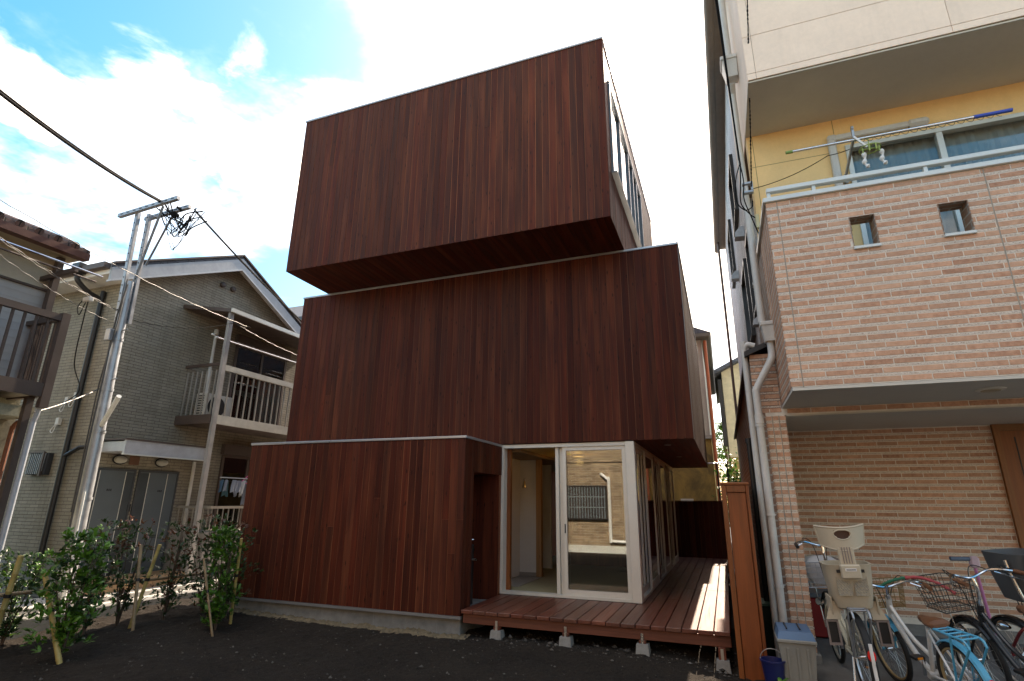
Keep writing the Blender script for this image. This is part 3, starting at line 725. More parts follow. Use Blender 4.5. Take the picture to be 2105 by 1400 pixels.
def brick_house():
    XS, YP, YB, YI = .69, 5.72, 6.784, 8.42; XE = 6.0
    # carcass
    m = MB(); m.box(XS+.01, XE, YI+.01, 16, -.05, 9.05); body = m.build('body', SIDEGREY, BH)
    # --- parapet of the first floor balcony with two square openings
    pz0, pz1 = 2.68, 4.675; holes = [(1.42, 1.64, 4.045, 4.37), (2.158, 2.395, 4.05, 4.372)]
    yt = YP+.011; th = .16
    m = MB(); zs = [pz0, 4.045, 4.372, pz1]
    m.box(XS+.011, XE, yt, yt+th, pz0, 4.045); m.box(XS+.011, XE, yt, yt+th, 4.372, pz1)
    xs = [XS+.011, 1.42, 1.64, 2.158, 2.395, XE]
    for a, b in ((xs[0], xs[1]), (xs[2], xs[3]), (xs[4], xs[5])): m.box(a, b, yt, yt+th, 4.045, 4.372)
    par = m.build('balcony_parapet', MORTAR, BH)
    br, st = brick_layout(XS, 3.25, pz0, pz1-.006, holes)
    br = [b for b in br if not (b[0] > .775 and b[0]-b[2]/2 < .79 and b[2] > .03)] if False else br
    rest = []
    br.sort(key=lambda b: -b[2]); keep = [b for b in br if b[0]-b[2]/2 < 2.95]; big = keep[:258]
    for (u, z, w, h) in big: put('brick', brick_mesh(w, h), par, (u, yt, z))
    rest = [b for b in br if b not in big]
    m = MB(); joined_bricks(m, rest, 1, yt, -1); tag(m.build('edge_bricks', BRICK, par, uv=False), kind='stuff')
    m = MB(); strip_mesh(m, st, 1, yt, -1); tag(m.build('split_courses', SPLIT, par), kind='stuff')
    for x in (.80, 2.57):
        m = MB(); m.box(x-.005, x+.005, yt-.0042, yt-.001, pz0, pz1-.005); m.build('sealant_joint', plain('sealant', (.30, .27, .22), .8), par)
    for z in (4.19, 3.60, 3.12):
        pass
    # openings: tile reveals and pale sills
    for (a, b, c, d) in holes:
        m = MB(); m.box(a, a+.006, yt-.009, yt+th+.01, c, d-.006); m.box(b-.006, b, yt-.009, yt+th+.01, c, d-.006); m.box(a, b, yt-.009, yt+th+.01, d-.006, d); m.build('opening_lining', SIDETILE, par)
        m = MB(); m.cbox(a-.004, b+.004, yt-.03, yt+th+.02, c-.032, c-.001, .004); m.build('opening_sill', ALUW, par)
    # side return of the parapet
    m = MB(); m.box(XS+.011, XS+th, yt+th+.001, YI, pz0, pz1); rt = m.build('parapet_return', SIDETILE, BH)
    br2, st2 = brick_layout(yt+.002, YB-.02, pz0, pz1-.006)
    m = MB(); joined_bricks(m, br2, 0, XS+.011, -1); tag(m.build('return_bricks', BRICK, rt, uv=False), kind='stuff')
    m = MB(); strip_mesh(m, st2, 0, XS+.011, -1); tag(m.build('split_courses', SPLIT, rt), kind='stuff')
    # coping and rail
    m = MB(); m.cbox(XS-.02, XE, YP-.02, yt+th+.03, pz1+.001, pz1+.055, .006); cp = m.build('parapet_coping', ALUW, par)
    m = MB(); m.cbox(XS-.018, XS+th+.02, yt+th+.031, YI, pz1+.001, pz1+.053, .006); m.build('return_coping', ALUW, cp)
    rail = MB(); rail.cbox(XS+.03, XE, YP+.02, YP+.085, pz1+.135, pz1+.185, .006); rail.box(XS+.03, XE, YP+.03, YP+.075, pz1+.056, pz1+.07)
    ra = rail.build('balcony_rail', ALUW, par)
    for x in (XS+.032, 1.15, 2.13, 3.1):
        m = MB(); m.cbox(x, x+.035, YP+.034, YP+.072, pz1+.071, pz1+.134, .003); m.build('rail_post', ALUW, ra)
    # soffit below
    m = MB(); m.box(XS+.012, XE, yt+.001, YB+.02, pz0-.03, pz0-.002); so = m.build('balcony_soffit', SOFG, BH)
    m = MB(); m.lathe([(.10, -.012), (.115, -.004), (.115, .004)], (2.40, 6.2, pz0-.032), 24); dl = m.build('downlight', ALU, so, True)
    m = MB(); m.lathe([(.075, -.003), (.075, .002)], (2.40, 6.2, pz0-.046), 24); m.build('lens', plain('frosted_lens', (.45, .38, .25), .4), dl)
    # beam over the carport and its brick face
    m = MB(); m.box(.52, XE, YB+.011, YB+.25, 2.575, pz0-.031); bm = m.build('carport_beam', MORTAR, BH)
    b3 = [(.74+.125+i*.24, 2.618, .232, .050) for i in range(12)]
    for (u, z, w, h) in b3[:10]: put('brick', brick_mesh(w, h), bm, (u, YB+.011, z))
    m = MB(); m.box(.73, XE, YB+.25, YI+.05, 2.58, 2.60); m.build('carport_ceiling', SOFG, BH)
    m = MB(); m.box(.735, XE, YB+.012, YB+.249, 2.56, 2.574); m.build('beam_soffit', SOFG, bm)
    # pillar
    px0, px1 = .515, .725
    m = MB(); m.box(px0+.010, px1-.010, YB+.011, YB+.45, -.02, 2.575); pil = m.build('pillar', MORTAR, BH)
    bp, sp = [], []; z = 2.565; k = 0
    while z > .2:
        for (a, b) in ((px0, px0+.067), (px0+.073, px0+.137), (px0+.143, px1)): bp.append(((a+b)/2, z-.0235, b-a-.004, .047))
        sp.append((px0, px1, z-.0735, z-.054)); z -= .0805; k += 1
    for (u, zz, w, h) in bp[:36]: put('brick', brick_mesh(w, h), pil, (u, YB+.011, zz))
    m = MB(); joined_bricks(m, bp[36:], 1, YB+.011, -1); tag(m.build('lower_bricks', BRICK, pil, uv=False), kind='stuff')
    m = MB(); strip_mesh(m, sp, 1, YB+.011, -1); tag(m.build('split_courses', SPLIT, pil), kind='stuff')
    for x in (px0+.070, px0+.140):
        m = MB(); m.box(x-.0035, x+.0035, YB+.0068, YB+.0105, .2, 2.57); m.build('sealant_joint', plain('sealant', (.30, .27, .22), .8), pil)
    br4, st4 = brick_layout(YB+.002, 8.2, .2, 2.57)
    m = MB(); joined_bricks(m, br4, 0, px0+.010, -1); tag(m.build('side_bricks', BRICK, pil, uv=False), kind='stuff')
    m = MB(); strip_mesh(m, st4, 0, px0+.010, -1); tag(m.build('split_courses', SPLIT, pil), kind='stuff')
    m = MB(); m.cbox(px0-.005, px1+.03, YB-.02, YB+.46, -.02, .17, .008); m.build('pillar_base', CONC, pil)
    # ground floor projecting past the parapet, with a sloping capped top
    m = MB(); m.box(.43, XS+.01, YB+.012, 15.8, -.05, 3.30); gp = m.build('ground_floor_wall', SIDETILE, BH)
    br5, st5 = brick_layout(.42, XS, 2.6, 3.30)
    m = MB(); joined_bricks(m, br5, 1, YB+.011, -1); tag(m.build('wall_bricks', BRICK, gp, uv=False), kind='stuff')
    m = MB(); strip_mesh(m, st5, 1, YB+.011, -1); tag(m.build('split_courses', SPLIT, gp), kind='stuff')
    m = MB(); m.hexa([(.37, YB-.06, 3.27), (XS, YB-.06, 3.40), (XS, 15.9, 3.40), (.37, 15.9, 3.27), (.37, YB-.06, 3.33), (XS, YB-.06, 3.46), (XS, 15.9, 3.46), (.37, 15.9, 3.33)]); m.build('lean_to_cap', GUTBLK, BH)
    # inner wall of the carport
    m = MB(); m.box(.72, XE, YI+.003, YI+.2, -.02, 2.6); inn = m.build('carport_wall', MORTAR, BH)
    br6, st6 = brick_layout(.73, 3.16, .30, 2.565)
    m = MB(); joined_bricks(m, br6, 1, YI+.003, -1); tag(m.build('wall_bricks', BRICK, inn, uv=False), kind='stuff')
    m = MB(); strip_mesh(m, st6, 1, YI+.003, -1); tag(m.build('split_courses', SPLIT, inn), kind='stuff')
    m = MB(); m.box(.72, 3.16, YI-.02, YI+.002, -.02, .25); m.build('plinth', CONC, inn)
    # front door frame on the far right
    m = MB(); m.box(3.165, 3.225, YI-.05, YI+.002, -.02, 2.58); m.box(3.225, 4.3, YI-.05, YI+.002, 2.50, 2.58); df = m.build('entrance_door', DOORW, BH)
    m = MB(); m.box(3.226, 4.25, YI-.03, YI-.003, 0, 2.499); m.build('leaf', DOORW, df)
    for x in (3.36, 3.62):
        m = MB(); m.box(x, x+.012, YI-.034, YI-.031, .1, 2.42); m.build('leaf_groove', BLACKP, df)
    # --- yellow first floor wall with a window
    wx0, wx1, wz0, wz1 = 1.78, 4.0, 3.6, 5.84
    m = MB(); y = YB
    m.box(XS+.012, wx0, y, y+.2, 2.7, 6.3); m.box(wx0, wx1, y, y+.2, wz1, 6.3); m.box(wx1, XE, y, y+.2, 2.7, 6.3); m.box(wx0, wx1, y, y+.2, 2.7, wz0)
    yw = m.build('upper_wall', YELL, BH)
    for z in (5.78, 4.9):
        m = MB(); m.box(XS+.013, wx0-.06, y-.001, y-.0003, z, z+.007); m.build('panel_joint', plain('panel_joint_brown', (.30, .21, .10), .9), yw)  # narrow brown strips along the panel joints
    for x in (.765, 1.69):
        m = MB(); m.box(x, x+.007, y-.0014, y-.0007, 4.7, 6.25); m.build('panel_joint', plain('panel_joint_brown', (.30, .21, .10), .9), yw)
    m = MB(); m.box(wx0, wx0+.05, y-.03, y+.06, wz0, wz1); m.box(wx0+.05, wx1, y-.029, y+.06, wz1-.05, wz1); m.box(wx1-.05, wx1, y-.03, y+.06, wz0, wz1-.05); m.box(wx0+.05, wx1-.05, y-.029, y+.06, wz0, wz0+.05)
    wn = m.build('balcony_window', ALUW, yw)
    m = MB(); m.box(2.70, 2.76, y-.02, y+.05, wz0+.05, wz1-.05); m.build('mullion', ALUW, wn)
    m = MB(); m.box(wx0+.05, 2.70, y+.015, y+.02, wz0+.05, wz1-.05); m.build('pane', GLASSW, wn)
    m = MB(); m.box(2.76, wx1-.05, y+.03, y+.035, wz0+.05, wz1-.05); m.build('pane', GLASSW, wn)
    m = MB(); nn = 60; pts = [(wx0+.05+(wx1-wx0-.1)*i/nn, y+.13+.016*math.sin(i*1.9)+.008*math.sin(i*.7)) for i in range(nn+1)]
    for (a, b) in zip(pts, pts[1:]): m.quad((a[0], a[1], wz0), (b[0], b[1], wz0), (b[0], b[1], wz1), (a[0], a[1], wz1))
    m.build('curtain', CURTAIN, wn)
    m = MB(); m.box(wx0+.05, wx1, y+.045, y+.05, 4.9, 5.32); m.build('hanging_towel', plain('blue_towel', (.10, .17, .33), .9), wn) if False else None
    # air conditioner duct cover
    m = MB(); m.cbox(1.60, 1.68, y-.075, y-.002, 4.72, 5.93, .012); m.cbox(1.681, 2.45, y-.07, y-.003, 5.915, 5.99, .012); m.cbox(1.60, 1.70, y-.08, y-.001, 5.90, 6.0, .02); m.cbox(2.44, 2.66, y-.085, y-.001, 5.905, 6.005, .03)
    m.build('duct_cover', PVC, yw)
    # --- cream overhang above: flat panels with open joints
    oz = 6.265; m = MB(); m.box(XS+.012, XE, YP+.012, YI+1, oz+.003, 10.4); ov = m.build('upper_overhang', plain('joint_backing', (.22, .16, .11), .9), BH)
    xsj = [XS, .782, 2.635, 4.6, XE]; zsj = [oz, 6.352, 6.875, 7.55, 8.3, 9.1, 9.8, 10.4]
    for i in range(4):
        for j in range(7):
            m = MB(); m.cbox(xsj[i]+.002, xsj[i+1]-.002, YP, YP+.013, zsj[j]+.0025, zsj[j+1]-.0025, .002); m.build('panel', CREAM, ov)
    m = MB(); m.box(XS, XS+.011, YP+.014, YI, oz, 10.4); m.build('panel', CREAM, ov)
    m = MB(); m.box(XS, XE, YP+.02, YB-.001, oz-.02, oz+.002); m.build('overhang_soffit', SOFG, ov)
    # --- long side wall: eaves gutter, windows, hoods, pipes
    m = MB(); m.box(.46, XS+.2, 6.6, 16.2, 9.00, 9.10); m.tube([(.47, 6.55, 9.02), (.47, 16.3, 9.02)], .075, 10); m.build('eaves_gutter', plain('taupe_eave', (.21, .185, .16), .6), BH, True)
    m = MB(); m.tube([(.5, 15.6, 9.0), (.5, 15.6, 3.4)], .035, 8); m.build('rear_downpipe', STEELB, BH, True)
    for (y0, y1, z0, z1) in ((7.6, 8.3, 4.2, 5.4), (9.0, 10.2, 4.2, 5.5), (9.3, 10.4, 6.6, 7.7), (12, 13.2, 6.6, 7.8)):
        m = MB(); m.box(XS-.05, XS+.02, y0, y0+.05, z0, z1); m.box(XS-.05, XS+.02, y1-.05, y1, z0, z1); m.box(XS-.05, XS+.02, y0+.05, y1-.05, z1-.05, z1); m.box(XS-.06, XS+.02, y0, y1, z0-.03, z0); w = m.build('side_window', GUTBLK, BH)
        m = MB(); m.box(XS-.006, XS+.002, y0+.05, y1-.05, z0, z1-.05); m.build('pane', GLASSD, w)
    for (y, z, s) in ((8.9, 5.9, .09), (11.5, 6.2, .09), (10.5, 4.1, .09), (7.4, 3.9, .07)):
        m = MB(); m.prism([(XS+.01, z-s), (XS-.14, z-s*.9), (XS-.13, z), (XS-.05, z+s), (XS+.01, z+s)], 1, y-s, y+s); m.build('vent_hood', GALV, BH, True)
    # downpipes with hopper heads
    m = MB(); m.tube([(.60, 6.60, 10), (.60, 6.60, 7.42)], .045, 10); m.tube([(.60, 6.60, 7.0), (.60, 6.72, 6.9), (.60, 6.72, 3.66)], .042, 10); m.build('downpipe', PVC, BH, True)
    m = MB(); m.hexa([(.54, 6.52, 7.05), (.68, 6.52, 7.05), (.68, 6.68, 7.05), (.54, 6.68, 7.05), (.50, 6.48, 7.30), (.685, 6.48, 7.30), (.685, 6.72, 7.30), (.50, 6.72, 7.30)]); m.cbox(.485, .687, 6.465, 6.73, 7.301, 7.36, .006); m.build('hopper_head', PVC, BH)
    m = MB(); m.hexa([(.60, 6.58, 3.40), (.70, 6.58, 3.40), (.70, 6.70, 3.40), (.60, 6.70, 3.40), (.575, 6.56, 3.58), (.725, 6.56, 3.58), (.725, 6.72, 3.58), (.575, 6.72, 3.58)]); m.cbox(.565, .735, 6.55, 6.73, 3.581, 3.63, .006); m.build('hopper_head', PVC, BH)
    m = MB(); m.tube(curve([(.655, 6.66, 3.42), (.655, 6.66, 3.26), (.62, 6.66, 3.16), (.46, 6.66, 2.88), (.44, 6.66, 2.80), (.44, 6.66, 2.4), (.435, 6.66, .1)], 6), .040, 12); dp = m.build('downpipe', PVC, BH, True)
    for z in (2.45, 1.5, .8):
        m = MB(); m.lathe([(.047, -.012), (.047, .012)], (.437, 6.66, z), 14); m.tube([(.437, 6.66, z), (.50, 6.78, z)], .006, 6); m.build('pipe_clip', PVC, dp, True)
    m = MB(); m.lathe([(.048, -.05), (.048, .05)], (.44, 6.66, 2.52), 14); m.build('pipe_coupling', PVC, dp, True)
    m = MB(); m.tube(curve([(.50, 6.85, 3.42), (.42, 6.85, 3.44), (.375, 6.85, 3.38), (.375, 6.85, 3.20), (.375, 6.85, .1)], 6), .035, 12); m.build('downpipe', PVC, BH, True)
    m = MB(); m.tube([(.34, 7.4, .1), (.34, 7.4, 2.35)], .03, 10); m.lathe([(.04, 0), (.04, .06)], (.34, 7.4, 2.33), 12); m.build('dark_standpipe', GUTBLK, BH, True)
    m = MB(); m.tube([(.37, 7.05, .1), (.37, 7.05, 2.1)], .018, 8); m.tube([(.39, 7.2, .1), (.39, 7.2, 1.9)], .014, 8); m.build('dark_conduit', GUTBLK, BH, True)
    m = MB(); m.cbox(.39, .425, 7.0, 7.14, .95, 1.25, .01); m.cbox(.36, .40, 6.9, 7.0, 1.1, 1.2, .01); m.build('meter_box', PVC, BH)
    m = MB(); m.box(.40, .427, 7.15, 7.6, 1.45, 1.95); m.build('meter_window', ALUW, BH)
brick_house()

def balcony_laundry():
    t = thing('laundry_pole', 'steel laundry pole with green tip above the brick balcony', 'laundry pole', (1.0, 6.1, 5.45))
    m = MB(); m.tube([(1.06, 6.1, 5.475), (2.95, 6.1, 5.475)], .016, 10); m.build('pole', CHROME, t, True)
    m = MB(); m.tube([(1.02, 6.1, 5.475), (1.09, 6.1, 5.475)], .018, 10); m.build('tip', plain('green_cap', (.17, .30, .08), .5), t, True)
    m = MB(); m.tube([(2.78, 6.1, 5.475), (3.1, 6.1, 5.475)], .020, 10); m.build('sleeve', plain('blue_sleeve', (.03, .08, .42), .4), t, True)
    m = MB(); m.tube(twist([Vector((1.7+1.3*i/120, 6.1, 5.45)) for i in range(121)], .022, 16, 0), .003, 6); m.build('rope', CABLEG, t, True)
    b = thing('pole_bracket', 'grey metal arm holding the laundry pole on the yellow wall', 'bracket', (1.72, 6.78, 5.4))
    m = MB(); m.beam((1.72, 6.78, 5.36), (1.72, 6.70, 5.36), .03, .12); m.beam((1.72, 6.72, 5.40), (1.70, 6.08, 5.50), .022, .035); m.beam((1.70, 6.10, 5.48), (1.70, 6.09, 5.60), .022, .03); m.build('arm', GALV, b)
    m = MB(); m.lathe([(.028, -.01), (.028, .01)], (1.70, 6.09, 5.615), 12, 0); m.build('ring', GALV, b, True)
    h = thing('hanger', 'green plastic round hanger with pegs and white socks', 'hanger', (1.83, 6.1, 5.3))
    gm = plain('green_plastic', (.30, .38, .10), .5)
    m = MB(); m.tube([(1.83+.10*math.cos(a), 6.1+.10*math.sin(a), 5.33) for a in [i*math.pi/10 for i in range(21)]], .006, 6)
    m.tube([(1.83, 6.1, 5.33), (1.83, 6.1, 5.46)], .005, 6); m.tube([(1.73, 6.1, 5.33), (1.93, 6.1, 5.33)], .006, 6); m.tube([(1.83, 6.0, 5.33), (1.83, 6.2, 5.33)], .006, 6); m.build('ring', gm, h, True)
    m = MB(); m.beam((1.70, 6.08, 5.50), (1.80, 6.07, 5.34), .018, .02); m.build('strap', WHITEP, h)
    for x, y in ((1.75, 6.06), (1.80, 6.01), (1.86, 6.0), (1.90, 6.05)):
        m = MB(); m.cbox(x-.006, x+.006, y-.01, y+.01, 5.25, 5.325, .002); m.build('peg', gm, h)
    for x, y in ((1.755, 6.07), (1.915, 6.06)):
        m = MB(); m.tube(curve([(x, y, 5.27), (x+.006, y, 5.21), (x-.008, y, 5.15), (x+.014, y, 5.11), (x+.03, y, 5.09)], 5), [.018+.008*math.sin(i*.9) for i in range(21)], 8); m.build('sock', WHITEP, h, True)
balcony_laundry()

def right_cables():
    def cable(name, label, runs, r=.008, mat=WIREB):
        t = thing(name, label, 'cable', runs[0][0])
        for p in runs: m = MB(); m.tube(p, r, 6); m.build('strand', mat, t, True)
    pts = sag((.80, 5.3, 7.6), (.66, 6.5, 5.35), .03, 60)
    cable('twisted_cable', 'thin twisted black cable hanging down past the cream overhang', [twist(pts, .007, 26, 0), twist(pts, .007, 26, 1)], .0055)
    cable('service_cable', 'black service cables dropping along the side wall to the downpipe', [sag((.52, 6.3, 9.2), (.56, 6.5, 5.75), .02, 20), sag((.49, 6.3, 9.2), (.565, 6.5, 5.7), -.03, 20)], .010)
    cable('drip_loop', 'tangle of black cable loops hanging by the grey downpipe', [curve([(.57, 6.5, 5.72), (.50, 6.5, 5.5), (.47, 6.5, 5.2), (.55, 6.5, 5.05), (.64, 6.55, 5.1), (.66, 6.58, 5.2)]), curve([(.57, 6.5, 5.7), (.54, 6.5, 5.4), (.52, 6.5, 5.15), (.60, 6.52, 5.0), (.66, 6.55, 4.95)]), curve([(.565, 6.5, 5.7), (.58, 6.5, 5.45), (.56, 6.5, 5.2), (.62, 6.53, 4.95), (.67, 6.55, 4.75), (.70, 6.6, 4.7)])], .007)
    cable('balcony_wire', 'thin black wire running from the downpipe to the balcony window', [sag((.66, 6.52, 5.33), (1.45, 6.2, 5.40), .05, 20), sag((1.45, 6.2, 5.40), (1.72, 6.3, 5.5), .01, 6)], .0045)
    t = thing('cable_clamp', 'grey steel cable clamp and insulator on the downpipe corner', 'clamp', (.62, 6.55, 5.4))
    m = MB(); m.cbox(.56, .68, 6.5, 6.56, 5.40, 5.43, .004); m.cbox(.56, .68, 6.5, 6.56, 5.28, 5.31, .004); m.cbox(.655, .68, 6.5, 6.56, 5.311, 5.399, .003); m.build('bracket', GALV, t)
    m = MB(); m.lathe([(.02, -.06), (.03, -.03), (.03, .03), (.02, .06)], (.60, 6.55, 5.355), 12); m.build('insulator', WHITEP, t, True)
    m = MB(); m.cbox(.66, .70, 6.52, 6.58, 4.80, 4.98, .006); m.build('junction', plain('ivory_plastic', (.5, .43, .25)), t)
right_cables()

# ------------------------------------------------------------------ grey-beige apartment house on the left
def picket_rail(t, x, y0, y1, z0, z1, mat, n, top=.05, axis=1):
    """balustrade along y (axis 1) at x, or along x (axis 0) at y=x"""
    def B(m, a0, a1, w, zz0, zz1):
        if axis == 1: m.box(x-w/2, x+w/2, a0, a1, zz0, zz1)
        else: m.box(a0, a1, x-w/2, x+w/2, zz0, zz1)
        return m
    B(MB(), y0, y1, .06, z1-top, z1).build('handrail', mat, t); B(MB(), y0, y1, .05, z0, z0+.03).build('bottom_rail', mat, t)
    me = MB(); me.box(-.011, .011, -.011, .011, 0, z1-top-z0-.03); me = me.mesh('picket', mat)
    for i in range(n):
        a = y0+(y1-y0)*(i+.5)/n; put('picket', me, t, (x, a, z0+.03) if axis == 1 else (a, x, z0+.03))
def apartment():
    XG = -11.0; Y0, Y1 = 6.75, 11.75; YR, ZR, SL = 9.2, 7.44, .5
    A = thing('apartment_house', 'two storey beige apartment house with gable roof and grey doors', 'house', (-13, 9, 0))
    def zr(y): return ZR-.17-SL*abs(y-YR)
    m = MB(); m.prism([(Y0, -.05), (Y1, -.05), (Y1, zr(Y1)), (YR, zr(YR)), (Y0, zr(Y0))], 0, -18, XG); w = m.build('wall', SIDING, A)
    # roof
    ye0, ye1 = 6.30, 12.1
    def zt(y): return ZR-SL*abs(y-YR)
    m = MB(); m.prism([(ye0, zt(ye0)-.08), (YR, ZR-.08), (ye1, zt(ye1)-.08), (ye1, zt(ye1)), (YR, ZR), (ye0, zt(ye0))], 0, -18.3, -10.72); rf = m.build('roof', SLATE, A)
    m = MB(); m.prism([(ye0, zt(ye0)-.35), (YR, ZR-.36), (ye1, zt(ye1)-.35), (ye1, zt(ye1)-.081), (YR, ZR-.081), (ye0, zt(ye0)-.081)], 0, -10.76, -10.69); m.build('bargeboard', plain('bargeboard_paint', (.33, .35, .37), .5), rf)
    m = MB(); m.prism([(ye0-.02, zt(ye0)-.385), (YR, ZR-.395), (ye1, zt(ye1)-.385), (ye1, zt(ye1)-.35), (YR, ZR-.36), (ye0-.02, zt(ye0)-.35)], 0, -10.77, -10.665); m.build('bargeboard_trim', plain('trim_grey', (.45, .46, .47), .4), rf)
    m = MB(); m.prism([(ye0, zt(ye0)+.001), (YR, ZR+.001), (ye1, zt(ye1)+.001), (ye1, zt(ye1)+.04), (YR, ZR+.04), (ye0, zt(ye0)+.04)], 0, -10.80, -10.67); m.build('verge_trim', STEELB, rf)
    m = MB(); m.prism([(Y0-.001, zr(Y0)-.02), (YR, zr(YR)-.02), (Y1, zr(Y1)-.02), (Y1, zr(Y1)+.05), (YR, zr(YR)+.05), (Y0-.001, zr(Y0)+.05)], 0, XG+.001, -10.77); m.build('verge_soffit', WHITEP, rf)
    m = MB(); m.box(-18.2, -10.75, 6.33, 6.78, 5.80, 5.86); m.build('eaves_soffit', WHITEP, rf)
    m = MB(); m.box(-18.2, -10.75, 6.29, 6.329, 5.78, 6.0); m.build('fascia', WHITEP, rf)
    m = MB(); m.box(-18.2, -10.74, 6.16, 6.285, 5.87, 5.98); m.build('gutter', STEELB, rf)
    m = MB(); m.cbox(-11.66, -11.42, 6.12, 6.28, 5.84, 6.06, .01); m.tube(curve([(-11.54, 6.22, 5.85), (-11.54, 6.22, 5.72), (-11.52, 6.45, 5.55), (-11.48, 6.68, 5.45), (-11.47, 6.69, 5.2), (-11.46, 6.69, .1)], 6), .048, 10); dp = m.build('downpipe', GUTBLK, A, True)
    m = MB(); m.tube([(-11.46, 6.69, 2.35), (-11.02, 6.66, 2.50), (-10.9, 6.75, 2.52)], .04, 8); m.build('branch_pipe', GUTBLK, dp, True)
    # gable vents
    for y, z in ((8.98, 6.62), (9.28, 6.62)):
        m = MB(); m.lathe([(.065, 0), (.07, .06), (.05, .075)], (XG, y, z), 16, 0); m.build('vent_cap', STEELB, A, True)
    # doors
    dm = plain('grey_door_paint', (.105, .125, .135), .5, 0, .06, 3, .03); dk = plain('dark_door_panel', (.055, .065, .07), .5)
    for (a, b, hs) in ((7.06, 7.74, 1), (7.86, 8.68, -1)):
        m = MB(); m.box(XG+.002, XG+.035, a-.03, a, .19, 2.16); m.box(XG+.002, XG+.035, b, b+.03, .19, 2.16); m.box(XG+.002, XG+.035, a, b, 2.12, 2.16); d = m.build('door', plain('door_frame', (.06, .065, .07)), A)
        m = MB(); m.box(XG+.003, XG+.022, a+.001, b-.001, .2, 2.119); m.build('leaf', dm, d)
        m = MB(); q = (b-a)*.24; p0 = b-q if hs > 0 else a; m.box(XG+.0225, XG+.026, p0+.004, p0+q-.004, .22, 2.10); m.build('dark_panel', dk, d)
        for yy in ([b-q, a+.02] if hs > 0 else [a+q, b-.22]):
            m = MB(); m.box(XG+.0265, XG+.031, yy-.006, yy+.006, .21, 2.11); m.build('trim_strip', ALU, d)
        m = MB(); yh = p0+q*.5; m.tube([(XG+.03, yh, 1.10), (XG+.075, yh, 1.10), (XG+.075, yh-.10*hs, 1.10)], .010, 8); m.lathe([(.02, 0), (.02, .01)], (XG+.026, yh, 1.2), 10, 0); m.build('handle', CHROME, d, True)
        m = MB(); yc = (a+b)/2-.08*hs; m.box(XG+.0222, XG+.026, yc-.13, yc+.13, .84, .9); m.build('letter_slot', dk, d)
        m = MB()
        for k, g in enumerate((0, 1, 2)): m.box(XG+.0222, XG+.0235, yc-.05+k*.034, yc-.05+k*.034+.022, 1.74, 1.78)
        m.build('room_number', BLACKP, d)
        m = MB(); ym = (a+b)/2; m.lathe([(.14, 0), (.15, .02), (.13, .025)], (XG+.005, ym, 2.33), 24, 0); la = m.build('porch_lamp', BLACKP, A, True)
        for v in la.data.vertices: v.co.z = 2.33+(v.co.z-2.33)*.62
        m = MB(); m.lathe([(.12, .02), (.11, .07), (.06, .10), (.01, .11)], (XG+.01, ym, 2.33), 24, 0); lo = m.build('globe', plain('frosted_globe', (.40, .39, .34), .4), la, True)
        for v in lo.data.vertices: v.co.z = 2.33+(v.co.z-2.33)*.6
    m = MB(); m.box(XG+.003, XG+.012, 7.60, 7.80, 2.25, 2.42); m.build('notice_plate', plain('brown_plate', (.16, .08, .05)), A)
    for y in (6.88, 7.765):
        m = MB(); m.cbox(XG+.002, XG+.03, y-.035, y+.035, 1.36, 1.5, .004); m.build('intercom', BLACKP, A)
    # canopy above the doors
    m = MB(); m.box(XG+.002, -10.22, 6.92, 8.66, 2.44, 2.62); cn = m.build('door_canopy', plain('canopy_metal', (.48, .50, .52), .45, .3), A)
    m = MB(); m.box(-10.219, -10.17, 6.90, 8.68, 2.40, 2.64); m.build('canopy_fascia', plain('canopy_metal', (.48, .50, .52)), cn)
    m = MB(); m.box(-10.216, -10.15, 6.89, 8.69, 2.375, 2.398); m.build('canopy_drip', ALUW, cn); m = MB(); m.box(XG+.001, -10.15, 6.88, 8.70, 2.642, 2.67); m.build('canopy_cap', STEELB, cn)
    # pale downpipe between doors and balcony
    m = MB(); m.tube([(XG+.06, 9.02, 2.4), (XG+.06, 9.02, .1)], .035, 10); m.tube([(XG+.06, 9.0, 5.4), (XG+.06, 9.0, 3.4)], .035, 10); m.lathe([(.06, 0), (.05, .12)], (XG+.06, 9.0, 5.35), 10); m.build('pale_downpipe', PVC, A, True)
    # small barred window and boxes on the front face
    m = MB(); m.box(-12.42, -11.87, 6.66, 6.749, 2.02, 2.42); vw = m.build('barred_window', DARKROOM, A)
    for k in range(9):
        q = MB(); x = -12.40+k*.055; q.beam((x, 6.645, 2.03), (x+.03, 6.645, 2.41), .012, .012, (0, 1, 0)); q.build('bar', GALV, vw)
    q = MB(); q.box(-11.99, -11.95, 6.62, 6.659, 2.0, 2.44); q.box(-12.44, -11.99, 6.625, 6.659, 2.42, 2.45); q.build('window_frame', STEELB, vw)
    for (x, z) in ((-11.80, 3.42), (-11.56, 3.50), (-11.92, 3.02)):
        q = MB(); q.cbox(x-.05, x+.05, 6.68, 6.748, z-.07, z+.07, .008); q.tube(curve([(x, 6.68, z-.05), (x-.05, 6.64, z-.18), (x+.03, 6.64, z-.22), (x+.05, 6.66, z-.05)], 5), .008, 6); q.build('meter_box', PVC, A)
    m = MB(); m.box(-18, XG+.003, Y0-.02, Y0-.001, -.05, .5); m.box(XG+.001, XG+.012, Y0-.02, Y1, -.05, .19); m.build('plinth', CONC, A)
    # --- balcony on the gable side
    bx = -9.97; ya, yb = 8.45, 12.2; zf = 3.16
    m = MB(); m.box(XG+.002, bx, ya, yb, zf, zf+.09); b = m.build('balcony', STEELB, A)
    m = MB(); m.box(bx+.001, bx+.05, ya, yb, zf-.02, zf+.17); m.build('balcony_fascia', plain('balcony_cream_metal', (.46, .45, .40), .45, .2), b)
    m = MB(); m.box(XG+.002, bx, ya-.05, ya-.001, zf-.02, zf+.17); m.build('balcony_end', STEELB, b)
